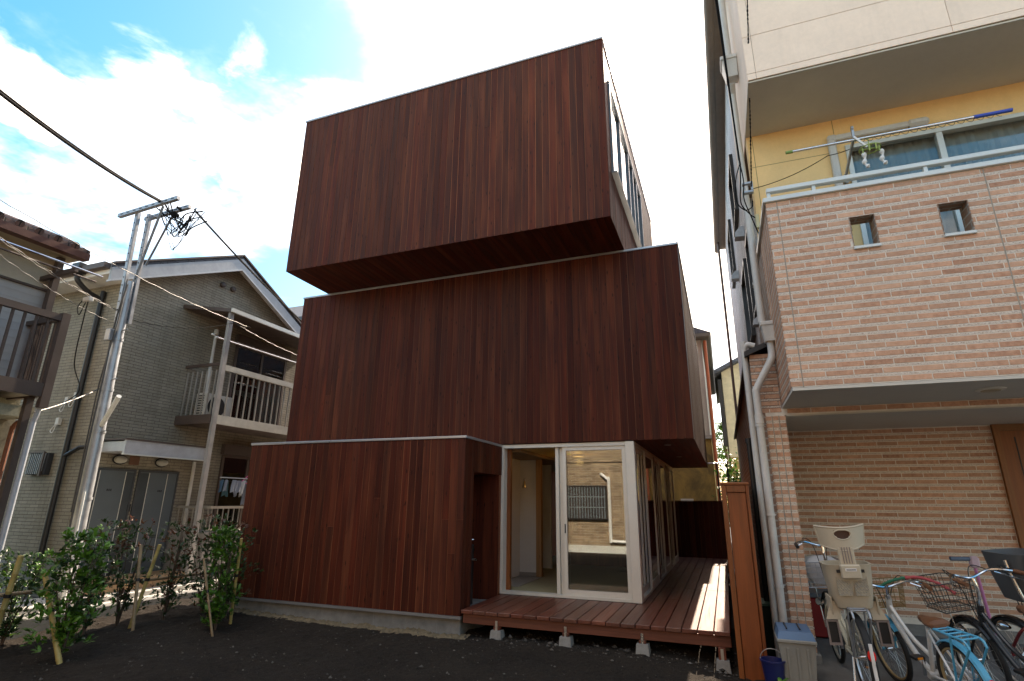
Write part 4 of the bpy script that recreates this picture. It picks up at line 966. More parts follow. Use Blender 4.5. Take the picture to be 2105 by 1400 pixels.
    m = MB(); m.box(bx-.01, bx+.06, ya, yb, 4.30, 4.42); m.build('balcony_handrail', plain('balcony_cream_metal', (.46, .45, .40)), b)
    m = MB(); m.box(XG+.01, bx-.012, ya-.03, ya+.03, 4.40, 4.46); m.build('balcony_handrail', STEELB, b)
    pk = MB(); pk.box(-.012, .012, -.012, .012, 0, 4.30-zf-.17); pk = pk.mesh('picket', plain('picket_metal', (.34, .32, .28), .45, .4))
    for i in range(22): put('picket', pk, b, (bx+.02, ya+.1+i*.165, zf+.17))
    for i in range(7): put('picket', pk, b, (XG+.1+i*.14, ya, zf+.17))
    m = MB(); m.box(bx-.01, bx+.065, ya-.02, ya+.075, 0, 5.62); m.build('balcony_post', plain('post_metal', (.36, .35, .34), .4, .4), b)
    m = MB(); m.hexa([(XG+.002, 8.1, 5.72), (bx+.09, 8.40, 5.60), (bx+.09, yb, 5.60), (XG+.002, yb, 5.72), (XG+.002, 8.1, 5.80), (bx+.09, 8.40, 5.68), (bx+.09, yb, 5.68), (XG+.002, yb, 5.80)]); m.build('balcony_canopy', STEELB, b)
    m = MB(); m.box(bx+.091, bx+.13, 8.40, yb, 5.60, 5.69); m.build('canopy_edge', ALUW, b)
    # windows behind the balcony and below it
    for (y0, y1, z0, z1, cm) in ((9.65, 11.35, 3.28, 5.30, CURTAIN), (9.75, 11.3, .95, 2.62, DARKROOM)):
        m = MB(); m.box(XG+.001, XG+.05, y0, y0+.06, z0, z1); m.box(XG+.001, XG+.05, y1-.06, y1, z0, z1); m.box(XG+.001, XG+.05, y0+.06, y1-.06, z1-.06, z1); m.box(XG+.001, XG+.052, (y0+y1)/2-.03, (y0+y1)/2+.03, z0, z1-.06); wn = m.build('window', STEELB, A)
        m = MB(); m.box(XG+.001, XG+.12, y0-.04, y1+.04, z1+.002, z1+.24); m.build('shutter_box', STEELB, wn)
        m = MB(); m.box(XG+.025, XG+.03, y0+.06, y1-.06, z0, z1-.06); m.build('pane', GLASSD, wn)
        m = MB(); pts = [(XG+.012+.005*math.sin(i*1.7), y0+.06+(y1-y0-.12)*i/50) for i in range(51)]
        for (a, c) in zip(pts, pts[1:]):
            if cm is CURTAIN and (a[1]-y0)/(y1-y0) > .55: continue
            m.quad((a[0], a[1], z0), (c[0], c[1], z0), (c[0], c[1], z1-.06), (a[0], a[1], z1-.06))
        m.build('curtain', CURTAIN if cm is CURTAIN else plain('teal_curtain', (.06, .12, .14), .9), wn)
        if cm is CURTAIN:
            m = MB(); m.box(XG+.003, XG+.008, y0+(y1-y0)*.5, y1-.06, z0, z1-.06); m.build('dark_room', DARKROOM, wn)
    # ground floor terrace rail
    m = MB(); m.box(XG+.002, bx, 8.75, 12.2, -.05, .95); m.build('terrace_wall', plain('terrace_render', (.20, .19, .18), .85), A)
    tr = MB(); tr.box(bx-.03, bx+.02, 8.76, 12.2, 1.42, 1.47); tr.box(bx-.025, bx+.015, 8.76, 12.2, .99, 1.02); tr.box(XG+.01, bx-.031, 8.78, 8.83, 1.42, 1.47); tr = tr.build('terrace_rail', plain('picket_metal', (.34, .32, .28)), A)
    pk2 = MB(); pk2.box(-.009, .009, -.009, .009, 0, .40); pk2 = pk2.mesh('picket', MATS['picket_metal'])
    for i in range(24): put('picket', pk2, tr, (bx-.005, 8.82+i*.14, 1.021))
    for i in range(7): put('picket', pk2, tr, (XG+.1+i*.14, 8.805, 1.021))
    # satellite bracket, air conditioner
    ac = thing('air_conditioner', 'pale air conditioner unit standing on the apartment balcony', 'air conditioner', (-10.6, 9.0, 3.26))
    m = MB(); m.cbox(-10.85, -10.55, 8.7, 9.45, 3.30, 3.88, .015); m.build('casing', plain('ac_casing', (.55, .53, .47), .5), ac)
    m = MB(); m.lathe([(.22, -.006), (.23, 0)], (-10.545, 9.0, 3.6), 24, 0); m.build('fan_grille', BLACKP, ac)
    for k in range(9): m = MB(); m.box(-10.78, -10.60, 8.692, 8.699, 3.36+k*.055, 3.385+k*.055); m.build('vent_slat', BLACKP, ac)
    for k, (x, z) in enumerate(((-10.25, 5.10), (-10.12, 5.02))):
        lp = thing('drying_pole', ('upper', 'lower')[k]+' of two shiny drying poles across the apartment balcony', 'drying pole', (x, 8.5, z))
        m = MB(); m.tube([(x, 8.35, z), (x, 12.3, z+.02)], .016, 8); m.build('pole', CHROME, lp, True)
        m = MB(); m.lathe([(.022, -.03), (.022, .03)], (x, 8.36, z), 10, 1); m.build('end_cap', WHITEP, lp, True)
    # laundry under the balcony
    ld = thing('hanging_laundry', 'blue and white laundry hung under the apartment balcony', 'laundry', (-10.1, 9.5, 1.9))
    m = MB(); m.tube([(-10.1, 9.0, 2.06), (-10.1, 12, 2.06)], .012, 8); m.build('pole', GALV, ld, True)
    cols = [plain('cloth_blue', (.06, .13, .20), .9), plain('cloth_white', (.50, .52, .54), .9), plain('cloth_grey', (.22, .25, .30), .9), plain('cloth_teal', (.05, .12, .13), .9)]
    rnd = random.Random(4)
    for i in range(16):
        y = 9.08+i*.085; h = rnd.uniform(.25, .55) if i > 5 else rnd.uniform(.2, .35); m = MB(); n = 7; w = rnd.uniform(.10, .16); x = -10.1+rnd.uniform(-.12, .12)
        for a in range(n):
            for c in range(5):
                def Q(a, c): return (x+.02*math.sin(a*1.3+c*.5+i), y+w*(a/n-.5), 2.0-h*c/5-.02*math.sin(a*.9+i))
                m.quad(Q(a, c+1), Q(a+1, c+1), Q(a+1, c), Q(a, c))
        m.build('garment', cols[rnd.choice([0, 1, 2, 3, 1] if i > 4 else [0, 2, 3])], ld, True)
    m = MB(); m.tube(curve([(-10.1, 9.75, 2.12), (-10.1, 9.68, 2.06), (-10.1, 9.60, 1.97), (-10.1, 9.90, 1.97), (-10.1, 9.82, 2.06)], 4), .01, 6); m.build('pink_hanger', plain('pink_plastic', (.65, .12, .30), .5), ld, True)
apartment()

# ------------------------------------------------------------------ nearest house at the left edge
def left_house():
    A = thing('lapped_house', 'old house with grey lapped siding and brown balcony', 'house', (-10.5, 2.5, 0))
    XW = -9.05; Y1 = 4.6
    m = MB(); m.box(-13, XW, -1.5, Y1, 2.95, 4.53); m.build('upper_wall', LAP, A)
    m = MB(); m.box(-13, XW+.01, -1.5, Y1+.01, 4.531, 5.25); m.build('top_wall', plain('cream_stucco', (.44, .40, .32), .9, 0, .1, 5, .4), A)
    m = MB(); m.box(-13, XW+.04, -1.5, Y1+.02, 4.50, 4.53); m.build('band_trim', STEELB, A)
    m = MB(); m.box(-13, XW-.02, -1.5, Y1-.02, -.05, 2.949); m.build('lower_wall', plain('mossy_render', (.30, .29, .22), .95, 0, .3, 3, .5, .2, .5), A)
    m = MB(); m.box(-9.06, -8.98, Y1-.08, Y1+.012, 2.95, 4.9); m.build('corner_board', STEELB, A)
    # roof with rolled tiles, eave parallel to the alley
    m = MB(); m.hexa([(-13, -1.7, 6.9), (-8.62, -1.7, 5.10), (-8.62, Y1+.12, 5.10), (-13, Y1+.12, 6.9), (-13, -1.7, 7.0), (-8.62, -1.7, 5.18), (-8.62, Y1+.12, 5.18), (-13, Y1+.12, 7.0)]); rf = m.build('roof', RTILE, A)
    tm = MB(); tm.tube([(-8.60, 0, 5.165), (-10.2, 0, 5.83)], .055, 8); tme = tm.mesh('tile', RTILE, True)
    for i in range(24): put('tile', tme, rf, (0, -.9+i*.235, 0))
    m = MB(); m.box(-8.70, -8.56, -1.7, Y1+.10, 5.0, 5.10); m.build('gutter', plain('red_brown_gutter', (.12, .045, .03), .5), rf)
    m = MB(); m.box(XW+.011, -8.63, -1.6, Y1+.08, 5.02, 5.06); m.build('eaves_boards', plain('pale_eaves', (.46, .40, .28), .9), rf)
    # balcony
    bx = -8.30; zf = 2.90; m = MB(); m.box(XW, bx-.06, -1, 4.42, zf, zf+.06); b = m.build('balcony', STEELB, A)
    m = MB(); m.box(bx-.06, bx, -1, 4.46, zf-.02, zf+.16); m.build('balcony_beam', STEELB, b); m = MB(); m.box(XW, bx-.061, 4.40, 4.46, zf-.02, zf+.16); m.build('balcony_beam', STEELB, b)
    m = MB(); m.box(bx-.06, bx+.01, -1, 4.40, 3.93, 4.02); m.build('handrail', STEELB, b); m = MB(); m.box(XW, bx-.061, 4.385, 4.445, 3.94, 4.0); m.build('handrail', STEELB, b)
    m = MB(); m.box(bx-.07, bx+.02, 4.40, 4.50, zf-.16, 4.05); m.build('corner_post', STEELB, b)
    m = MB(); m.box(bx-.055, bx+.005, 2.70, 2.76, zf+.16, 3.93); m.build('rail_post', STEELB, b)
    pk = MB(); pk.box(-.014, .014, -.014, .014, 0, 3.93-zf-.16); pk = pk.mesh('picket', STEELB)
    for i in range(32): put('picket', pk, b, (bx-.03, 4.27-i*.135, zf+.16))
    for i in range(5): put('picket', pk, b, (XW+.12+i*.125, 4.42, zf+.16))
    m = MB(); m.box(XW+.15, XW+.24, 4.45, 4.53, 2.95, 5.0); m.build('balcony_post', STEELB, b)
    m = MB(); m.box(-8.52, -8.44, 4.33, 4.41, 0, zf-.021); m.build('lower_post', STEELB, b)
    m = MB(); m.tube(curve([(-8.36, 4.42, zf-.02), (-8.36, 4.44, 2.78), (-8.40, 4.46, 2.66), (-8.44, 4.46, 2.55)], 5), .03, 8); m.tube([(-8.44, 4.46, 2.56), (-8.44, 4.46, .1)], .034, 10); m.build('grey_downpipe', plain('blue_grey_pvc', (.33, .36, .40), .45), A, True)
    m = MB(); m.tube(curve([(-8.75, 4.5, 2.58), (-8.85, 4.5, 2.57), (-8.92, 4.5, 2.5), (-8.93, 4.5, 2.3), (-8.93, 4.5, .1)], 5), .03, 8); m.build('rust_downpipe', plain('rust_paint', (.20, .075, .04), .6), A, True)
    m = MB(); m.box(-9.15, -8.55, 1, 4.5, 2.62, 2.76); m.build('lower_canopy', plain('mossy_render', (.3, .3, .2)), A)
    # drying poles on brackets under the eave
    for k, (x, z) in enumerate(((-8.55, 4.72), (-8.42, 4.78))):
        p = thing('eave_drying_pole', ('dark', 'shiny')[k]+' drying pole under the eave of the lapped house', 'drying pole', (x, 4, z))
        m = MB(); m.tube([(x, .5, z), (x, 4.85, z)], .014, 8); m.build('pole', (STEELB, CHROME)[k], p, True)
    m = MB(); m.beam((XW, 4.42, 4.66), (-8.28, 4.42, 4.70), .05, .06); m.build('pole_bracket', STEELB, A)
left_house()

# ------------------------------------------------------------------ utility pole and overhead lines
def utility_pole():
    t = thing('utility_pole', 'silver steel utility pole with two crossarms at the alley corner', 'utility pole', (-9.25, 5.8, 0))
    px, py = -9.25, 5.8
    m = MB(); m.tube([(px+.04, py, 0), (px, py, 2.6), (px-.03, py, 4.2), (px-.04, py, 5.2)], [.12, .095, .072, .062], 20); m.build('shaft', GALV, t, True)
    for k, z in enumerate((.9, 1.6, 2.62, 3.3, 4.15)):
        m = MB(); m.lathe([(.128-k*.011, -.02), (.128-k*.011, .02)], (px+.03-.015*k, py, z), 20); m.build('clamp_band', GALV, t, True)
    for i in range(7):
        z = 2.2+i*.42; s = 1 if i % 2 else -1; m = MB(); m.tube([(px, py, z), (px+s*.24, py-.05*s, z)], .010, 6); m.build('step_bolt', GALV, t, True)
    for (dx, dy) in ((-.055, -.06), (.055, .06)):
        m = MB(); a = Vector((px-.04+dx, py+dy, 4.45)); b = Vector((px-.13+dx*1.2, py+dy, 6.56))
        m.beam(a, b, .065, .012, (0, 1, 0)); m.beam(a+Vector((.03, .03, 0)), b+Vector((.03, .03, 0)), .012, .05, (0, 1, 0)); br = m.build('channel_post', GALV, t)
        for i in range(14):
            z = a.lerp(b, (i+.5)/14); q = MB(); q.lathe([(.011, -.008), (.011, 0)], (z.x, z.y-.007, z.z), 8, 1); q.build('bolt_hole', BLACKP, br)
    for k, (a, b) in enumerate((((-9.84, 5.70, 6.53), (-8.40, 5.72, 6.62)), ((-9.50, 5.95, 6.53), (-8.44, 5.98, 6.60)))):
        m = MB(); m.beam(a, b, .065, .065); c = m.build('crossarm', GALV, t)
        A, B = Vector(a), Vector(b)
        for i in range(9):
            p = A.lerp(B, (i+.7)/9.4); q = MB(); q.cbox(p.x-.035, p.x+.035, p.y-.0345, p.y-.0328, p.z-.01, p.z+.01, .0005); q.build('slot', BLACKP, c)
    m = MB(); m.beam((-9.32, 5.86, 5.15), (-8.78, 5.74, 6.55), .04, .012); m.beam((-9.30, 6.0, 5.6), (-8.85, 6.0, 6.56), .035, .012); m.build('diagonal_brace', GALV, t)
    m = MB(); m.tube([(px+.10, py-.03, 2.72), (px+.62, py-.2, 3.12)], .035, 12); m.build('street_light_tube', plain('lamp_tube', (.62, .63, .60), .35), t, True)
    m = MB(); m.tube([(px+.19, py-.08, .9), (px+.20, py-.08, 0)], .03, 10); m.tube([(px+.13, py-.08, 1.7), (px+.18, py-.08, 0)], .02, 8); m.build('cable_guard', plain('guard_pvc', (.62, .62, .58), .4), t, True)
    m = MB(); m.tube(curve([(px+.06, py-.1, 5.1), (px-.02, py-.11, 4.4), (px+.03, py-.13, 3.5), (px+.05, py-.14, 2.6), (px+.1, py-.16, 1.4), (px+.14, py-.17, .1)], 5), .014, 6); m.tube(curve([(px+.03, py-.1, 5.2), (px+.04, py-.11, 4.4), (px-.03, py-.13, 3.4), (px+.0, py-.14, 2.5), (px+.06, py-.16, 1.4)], 5), .010, 6); m.build('riser_cable', plain('dark_riser', (.06, .055, .05)), t, True)
    m = MB(); m.cbox(px-.10, px+.02, py-.18, py-.10, 4.10, 4.30, .01); m.build('junction_box', GALV, t)
    # coiled leads between the crossarms
    rnd = random.Random(12); w = thing('cable_tangle', 'tangle of black looping cables hanging below the pole crossarms', 'cables', (-8.7, 5.9, 6.3))
    for i in range(15):
        a = Vector((rnd.uniform(-9.0, -8.75), rnd.uniform(5.7, 5.95), rnd.uniform(6.45, 6.75))); b = Vector((rnd.uniform(-8.5, -8.0), rnd.uniform(5.9, 6.15), rnd.uniform(6.25, 6.6)))
        d = rnd.uniform(.25, .85); md = a.lerp(b, rnd.uniform(.3, .7))-Vector((0, 0, d)); q = md+Vector((rnd.uniform(-.12, .05), 0, rnd.uniform(.03, .15))); q2 = md+Vector((rnd.uniform(.08, .2), 0, rnd.uniform(.05, .2)))
        m = MB(); m.tube(curve([a, a.lerp(q, .5)+Vector((rnd.uniform(-.06, .03), 0, -.03)), q, md, q2, b], 5), rnd.choice([.005, .007, .011]), 6); m.build('lead', WIREB, w, True)
    for i in range(5):
        p = Vector((rnd.uniform(-8.95, -8.5), 5.9, rnd.uniform(6.2, 6.6))); m = MB(); m.tube([p, p+Vector((.10, .02, -.08))], .022, 8); m.build('splice', WIREB, w, True)
    def line(name, label, a, b, s, r=.012, mat=WIREB, n=1):
        l = thing(name, label, 'wire', a)
        for k in range(n):
            o = Vector((0, .05*k, -.045*k)); pts = sag(Vector(a)+o, Vector(b)+o*.4, s, 40)
            if r < .009: pts = twist(pts, .006, 30, k)
            m = MB(); m.tube(pts, r, 6); m.build('strand', mat, l, True)
        return l
    line('overhead_line', 'thick double overhead line crossing the sky to the crossarm', (-6.6, 1.6, 5.85), (-8.86, 5.75, 6.66), .12, .019, WIREB, 2)
    line('gable_line', 'black cable dropping from the crossarm along the gable roof', (-8.44, 6.06, 6.60), (-9.2, 11.2, 5.35), .10, .011, WIREB, 2)
    line('telephone_wire', 'long pale twisted wire crossing in front of the gable wall', (-7.75, 2.6, 5.12), (-9.9, 9.0, 5.42), .14, .0055, CABLEG)
    line('terrace_wire', 'pale twisted wire sagging across the apartment balcony', (-9.9, 8.3, 5.45), (-9.6, 11.2, 5.05), .10, .0055, CABLEG)
    line('gable_wire', 'dark thin wire from the pole collar towards the balcony canopy', (-9.28, 5.8, 4.55), (-9.9, 8.6, 5.42), .16, .006, WIREB)
    line('street_cable', 'upper pale cable from the lapped house to the pole collar', (-7.6, 2.9, 4.62), (-9.32, 5.7, 4.66), .06, .0045, CABLEG, 2)
    line('house_cable', 'lower pale cable from the lapped house to the pole collar', (-7.6, 2.9, 4.45), (-9.32, 5.7, 4.42), .08, .004, CABLEG, 1)
    sb = thing('splice_box', 'small grey cable splice box hanging from the street cables', 'cable box', (-8.75, 4.9, 4.5))
    m = MB(); m.cbox(-8.82, -8.66, 4.88, 4.95, 4.45, 4.52, .01); m.build('casing', PVC, sb)
    m = MB(); m.tube(curve([(-8.82, 4.9, 4.5), (-8.92, 4.9, 4.38), (-8.84, 4.9, 4.25), (-8.76, 4.9, 4.44)], 6), .007, 6); m.build('loop', WIREB, sb, True)
    dw = thing('drop_wire', 'black drop wire hanging down to the meter boxes', 'wire', (-8.74, 4.9, 4.45))
    m = MB(); m.tube(curve([(-8.74, 4.92, 4.45), (-8.80, 4.95, 4.2), (-9.2, 5.2, 3.6), (-10.3, 6.0, 3.4), (-11.7, 6.6, 3.35)], 8), .008, 6); m.build('strand', WIREB, dw, True)
    l2 = thing('stay_wire', 'thin grey wire from the pole foot clamp to the lapped house', 'wire', (-9.3, 5.7, 3.2))
    m = MB(); m.tube(sag((-9.3, 5.7, 3.3), (-8.55, 4.5, 2.7), .03, 12), .010, 6); m.build('strand', CABLEG, l2, True)
utility_pole()

# ------------------------------------------------------------------ hedge
def leaf(m, p, d, n, L, W, r):
    """one folded leaf: p base, d direction, n normal"""
    s = d.cross(n).normalized(); tip = p+d*L-n*L*.12; mid = p+d*L*.5+n*L*.05
    a = p+d*L*.38+s*W; b = p+d*L*.38-s*W; c = p+d*L*.72+s*W*.75; e = p+d*L*.72-s*W*.75
    i = len(m.v); m.v += [tuple(x) for x in (p, a, c, tip, e, b, mid)]
    m.face((i, i+6, i+1), r); m.face((i+1, i+6, i+2), r); m.face((i+2, i+6, i+3), r); m.face((i, i+5, i+6), r); m.face((i+5, i+4, i+6), r); m.face((i+4, i+3, i+6), r)
def shrub(name, label, x, y, h, rad, n, mats, seed, L=.065, lean=(0, 0), low=.12, group=None):
    rnd = random.Random(seed); z0 = HZ(x, y) if -8 < x < .3 and y < 8.4 else 0
    t = thing(name, label, 'shrub', (x, y, z0), group)
    st = MB(); tips = []
    for k in range(7):
        a = rnd.uniform(0, 6.28); rr = rad*rnd.uniform(.15, .8); hh = h*rnd.uniform(.75, 1.0)
        e = Vector((x+lean[0]*hh+rr*math.cos(a), y+lean[1]*hh+rr*math.sin(a), z0+hh))
        pts = curve([(x, y, z0-.02), (x+rr*.3*math.cos(a), y+rr*.3*math.sin(a), z0+hh*.35), e], 6); st.tube(pts, [.009*(1-i/len(pts))+.002 for i in range(len(pts))], 5)
        for q in pts[3:]: tips.append(q)
    st.build('stem', BARK, t, True)
    groups = [MB() for _ in mats]
    for i in range(n//6):
        u = rnd.random(); zz = low+(1-low)*rnd.random()**.85; prof = (.55+.6*math.sin(math.pi*min(1, zz*.95)))*rad*(1-.35*zz)
        a = rnd.uniform(0, 6.28); q = prof*math.sqrt(rnd.random())*rnd.uniform(.85, 1.25)
        c = Vector((x+lean[0]*zz*h+q*math.cos(a), y+lean[1]*zz*h+q*math.sin(a), z0+zz*h))
        if rnd.random() < .4: c = rnd.choice(tips)+Vector((rnd.gauss(0, .04), rnd.gauss(0, .04), rnd.gauss(0, .04)))
        w = 0 if (len(mats) == 1) else (rnd.choices(range(len(mats)), weights=[m_[1]*(1 if m_[0] is not LEAFR else (.2+1.6*max(0, zz-.55))) for m_ in mats])[0])
        out = Vector((math.cos(a), math.sin(a), .55)).normalized(); rr = rnd.random()
        for k in range(6):
            d = (out*.6+Vector((rnd.uniform(-1, 1), rnd.uniform(-1, 1), rnd.uniform(-.35, .9)))*.9).normalized()
            nn = (Vector((0, 0, 1))+Vector((rnd.uniform(-.6, .6), rnd.uniform(-.6, .6), 0))).normalized()
            if abs(d.dot(nn)) > .95: nn = Vector((1, 0, 0))
            nn = (nn-d*nn.dot(d)).normalized(); ll = L*rnd.uniform(.6, 1.15)
            leaf(groups[w], c+Vector((rnd.gauss(0, .012), rnd.gauss(0, .012), rnd.gauss(0, .015))), d, nn, ll, ll*.22, min(1, max(0, rr+rnd.uniform(-.3, .3))))
    for (mt, _), g in zip(mats, groups):
        if g.v: g.build('leaves', mt, t, uv=False)
    return t
def hedge():
    shrub('garden_shrub', 'bright green leafy shrub nearest the camera at lower left', -6.48, 4.18, 1.22, .30, 1500, [(LEAFG, 1), (LEAFD, .35)], 1, .088, (-.10, .03), .05)
    shrub('garden_shrub', 'bright green leafy shrub against the corner of the wooden box', -5.95, 5.58, 1.17, .21, 1250, [(LEAFG, 1), (LEAFD, .3)], 2, .080, (-.05, 0), .05)
    red = [(LEAFD, 1.), (LEAFR, .8)]
    shrub('garden_shrub', 'sparse reddish shrub in front of the left grey door', -7.35, 5.35, 1.30, .33, 900, red, 3, .07)
    shrub('garden_shrub', 'sparse dark shrub in front of the right grey door', -7.05, 5.75, 1.22, .33, 1000, red, 4, .068)
    shrub('garden_shrub', 'loose dark shrub below the apartment terrace rail', -6.85, 6.15, 1.25, .38, 1300, red, 5, .066)
    shrub('garden_shrub', 'dark red tipped shrub left of the corner green one', -6.30, 6.05, 1.18, .34, 1200, red, 6, .066)
    shrub('garden_shrub', 'dark green shrub at the left edge behind the bamboo rail', -7.75, 4.35, .95, .42, 1500, [(LEAFD, 1.), (LEAFG, .25)], 7, .07)
    shrub('garden_shrub', 'red topped shrub rising behind the nearest green one', -7.35, 4.95, 1.32, .34, 1100, [(LEAFD, 1), (LEAFR, .9), (LEAFG, .5)], 8, .07)
    def stake(label, a, b, r, mat):
        t = thing('bamboo_stake', label, 'stake', a, 'bamboo stakes in the hedge'); a, b = Vector(a), Vector(b); n = 6
        pts, rad = [], []
        for i in range(n):
            for f, k in ((0, 1.12), (.05, .98), (.95, .98)): pts.append(a.lerp(b, (i+f)/n)); rad.append(r*k)
        pts.append(b); rad.append(r)
        m = MB(); m.tube(pts, rad, 10); m.build('cane', mat, t, True)
        m = MB(); d = (b-a).normalized(); c = a.lerp(b, .62); m.tube([c-d*.018, c+d*.018], r*1.25, 10); m.build('tie', BLACKP, t, True)
    stake('thick green bamboo stake through the nearest shrub', (-6.28, 4.12, -.1), (-6.88, 4.10, .83), .026, BAMBOO)
    stake('straight tan bamboo stake left of the soil centre', (-6.90, 5.25, -.05), (-7.12, 5.30, 1.03), .020, BAMBOOD)
    stake('slanting green bamboo stake crossing the tan one', (-7.10, 5.32, -.05), (-6.86, 5.36, 1.04), .022, BAMBOO)
    stake('slim tan stake in front of the corner shrub', (-5.74, 5.40, -.05), (-5.98, 5.28, .92), .013, BAMBOOD)
    stake('short green stake top beside the wooden box corner', (-6.05, 5.9, -.05), (-5.82, 5.66, 1.13), .018, BAMBOO)
    stake('leaning bamboo stake near the left edge', (-7.32, 4.0, -.05), (-7.17, 4.0, 1.0), .028, BAMBOO)
    stake('cut bamboo stake top at the extreme left edge', (-7.22, 3.85, -.05), (-7.16, 3.80, .93), .028, BAMBOO)
    t = thing('bamboo_rail', 'horizontal bamboo rail tied along the hedge row', 'rail', (-7.4, 4.5, .6))
    m = MB(); m.tube(curve([(-7.1, 3.3, .64), (-7.38, 4.6, .585), (-7.28, 5.6, .57), (-6.95, 6.6, .60)], 6), .020, 8); m.build('cane', BAMBOOD, t, True)
    for p in ((-7.37, 4.5, .588), (-7.30, 5.5, .57), (-7.2, 3.8, .615)):
        m = MB(); m.lathe([(.03, -.02), (.03, .02)], p, 8); m.build('tie', BLACKP, t, True)
hedge()

# ------------------------------------------------------------------ things beyond
def far_things():
    A = thing('stained_house', 'old house with mould stained yellow wall and red downpipe beyond the deck', 'house', (-3, 18, 0))
    m = MB(); m.box(-7, -.22, 17, 26, -.05, 3.5); m.build('lower_wall', STAINY, A)
    m = MB(); m.box(-7, -.24, 17.02, 26, 3.501, 6.5); m.build('upper_wall', plain('pale_render', (.46, .44, .38), .9, 0, .12, 2, .2, .2, .3), A)
    m = MB(); m.box(-7, -.16, 16.93, 26, 3.44, 3.54); m.build('band', plain('grey_band', (.28, .27, .25), .9), A)
    m = MB(); m.hexa([(-7, 16.6, 6.45), (.02, 16.6, 6.45), (.02, 26.4, 6.45), (-7, 26.4, 6.45), (-7, 16.6, 6.55), (.06, 16.6, 6.55), (.06, 26.4, 6.55), (-7, 26.4, 6.55)]); rf = m.build('roof_eave', plain('dark_eave', (.12, .11, .09), .8), A)
    m = MB(); m.hexa([(-7, 16.6, 6.551), (.06, 16.6, 6.551), (.06, 26.4, 6.551), (-7, 26.4, 6.551), (-7, 16.6, 8.2), (-3.6, 16.6, 8.2), (-3.6, 26.4, 8.2), (-7, 26.4, 8.2)]); m.build('roof', SLATE, A)
    m = MB(); m.tube([(-.14, 16.95, 6.4), (-.14, 16.95, .1)], .05, 10); m.build('red_downpipe', plain('orange_red_pipe', (.36, .10, .04), .55), A, True)
    m = MB(); m.box(-1.2, -.85, 16.96, 16.999, 1.3, 1.75); m.build('vent_panel', PVC, A)
    m = MB(); m.box(-.75, -.45, 16.97, 17.019, 5.0, 5.9); m.build('window', GLASSD, A)
    B = thing('cream_house', 'cream gabled house at the far end of the passage', 'house', (1.5, 23, 0))
    m = MB(); m.prism([(.30, 3.2), (3.2, 3.2), (3.2, 6.3), (1.75, 7.0), (.30, 6.3)], 1, 21, 27); m.build('upper_wall', plain('cream_stucco_far', (.66, .58, .38), .85), B)
    m = MB(); m.box(.32, 3.2, 21.02, 27, -.05, 3.199); m.build('lower_wall', plain('ochre_far', (.42, .30, .12), .85), B)
    m = MB(); m.prism([(.05, 6.16), (1.75, 7.0), (3.5, 6.16), (3.5, 6.30), (1.75, 7.14), (.05, 6.30)], 1, 20.6, 27.4); m.build('roof', SLATE, B)
    m = MB(); m.box(.14, .27, 20.9, 21.3, 3.6, 6.0); m.build('shutter', GUTBLK, B)
    # foliage in the gap
    t = thing('garden_tree', 'sunlit green tree in the gap between the far houses', 'tree', (.25, 24, 0))
    rnd = random.Random(8); m = MB(); m.tube(curve([(.25, 28, 0), (.2, 28.1, 1.5), (.3, 28, 3.2), (.2, 28, 4.5)], 5), [.12*(1-i/20)+.02 for i in range(16)], 8)
    for k in range(7):
        a = k*.9; m.tube(curve([(.25, 28, 1.6+k*.4), (.25+.5*math.cos(a), 28+.5*math.sin(a), 2.1+k*.42), (.25+.95*math.cos(a), 28+.9*math.sin(a), 2.3+k*.45)], 4), .025, 5)
    m.build('trunk', BARK, t, True)
    g = MB()
    cl = [(rnd.uniform(-.9, 1.2), 28+rnd.uniform(-1, 1), rnd.uniform(.6, 5.4), rnd.uniform(.25, .55)) for _ in range(34)]
    for (cx, cy, cz, cr) in cl:
        for k in range(130):
            v = Vector((rnd.gauss(0, 1), rnd.gauss(0, 1), rnd.gauss(0, 1))).normalized()*cr*rnd.random()**.4
            d = Vector((rnd.uniform(-1, 1), rnd.uniform(-1, 1), rnd.uniform(-.8, .5))).normalized(); n = Vector((rnd.uniform(-.5, .5), rnd.uniform(-.5, .5), 1)); n = (n-d*n.dot(d)).normalized()
            leaf(g, Vector((cx, cy, cz))+v, d, n, .17, .045, rnd.random())
    g.build('crown', LEAFG, t, uv=False)
    t = thing('passage_shrub', 'small bright leafy plant peeking over the fence end', 'shrub', (.28, 15.6, 0)); g = MB(); rnd = random.Random(18)
    m = MB(); m.tube(curve([(.25, 15.7, 0), (.22, 15.7, 1.2), (.26, 15.7, 2.3)], 5), .014, 6); m.build('stem', BARK, t, True)
    for k in range(420):
        v = Vector((rnd.gauss(.24, .17), rnd.gauss(15.7, .12), rnd.gauss(2.2, .30))); d = Vector((rnd.uniform(-1, 1), rnd.uniform(-1, 1), rnd.uniform(-.8, .5))).normalized(); n = Vector((rnd.uniform(-.5, .5), rnd.uniform(-.5, .5), 1)); n = (n-d*n.dot(d)).normalized()
        leaf(g, v, d, n, .11, .032, rnd.random())
    g.build('leaves', LEAFG, t, uv=False)
    S = thing('slate_house', 'dark slate roofed house showing behind the apartment gable', 'house', (-16, 16, 0))
    m = MB(); m.box(-19, -12.6, 14.2, 20, -.05, 7.55); m.build('wall', plain('slate_house_render', (.40, .38, .34), .9), S)
    m = MB(); m.prism([(13.7, 7.45), (17, 9.35), (20.4, 7.45), (20.4, 7.58), (17, 9.5), (13.7, 7.58)], 0, -19.3, -12.3); m.build('roof', SLATE, S)
    # the tiled house across the yard, behind the camera: it shows in the glass
    N = thing('mottled_tile_house', 'beige mottled tile house mirrored in the sliding glass door', 'house', (-5, -6, 0))
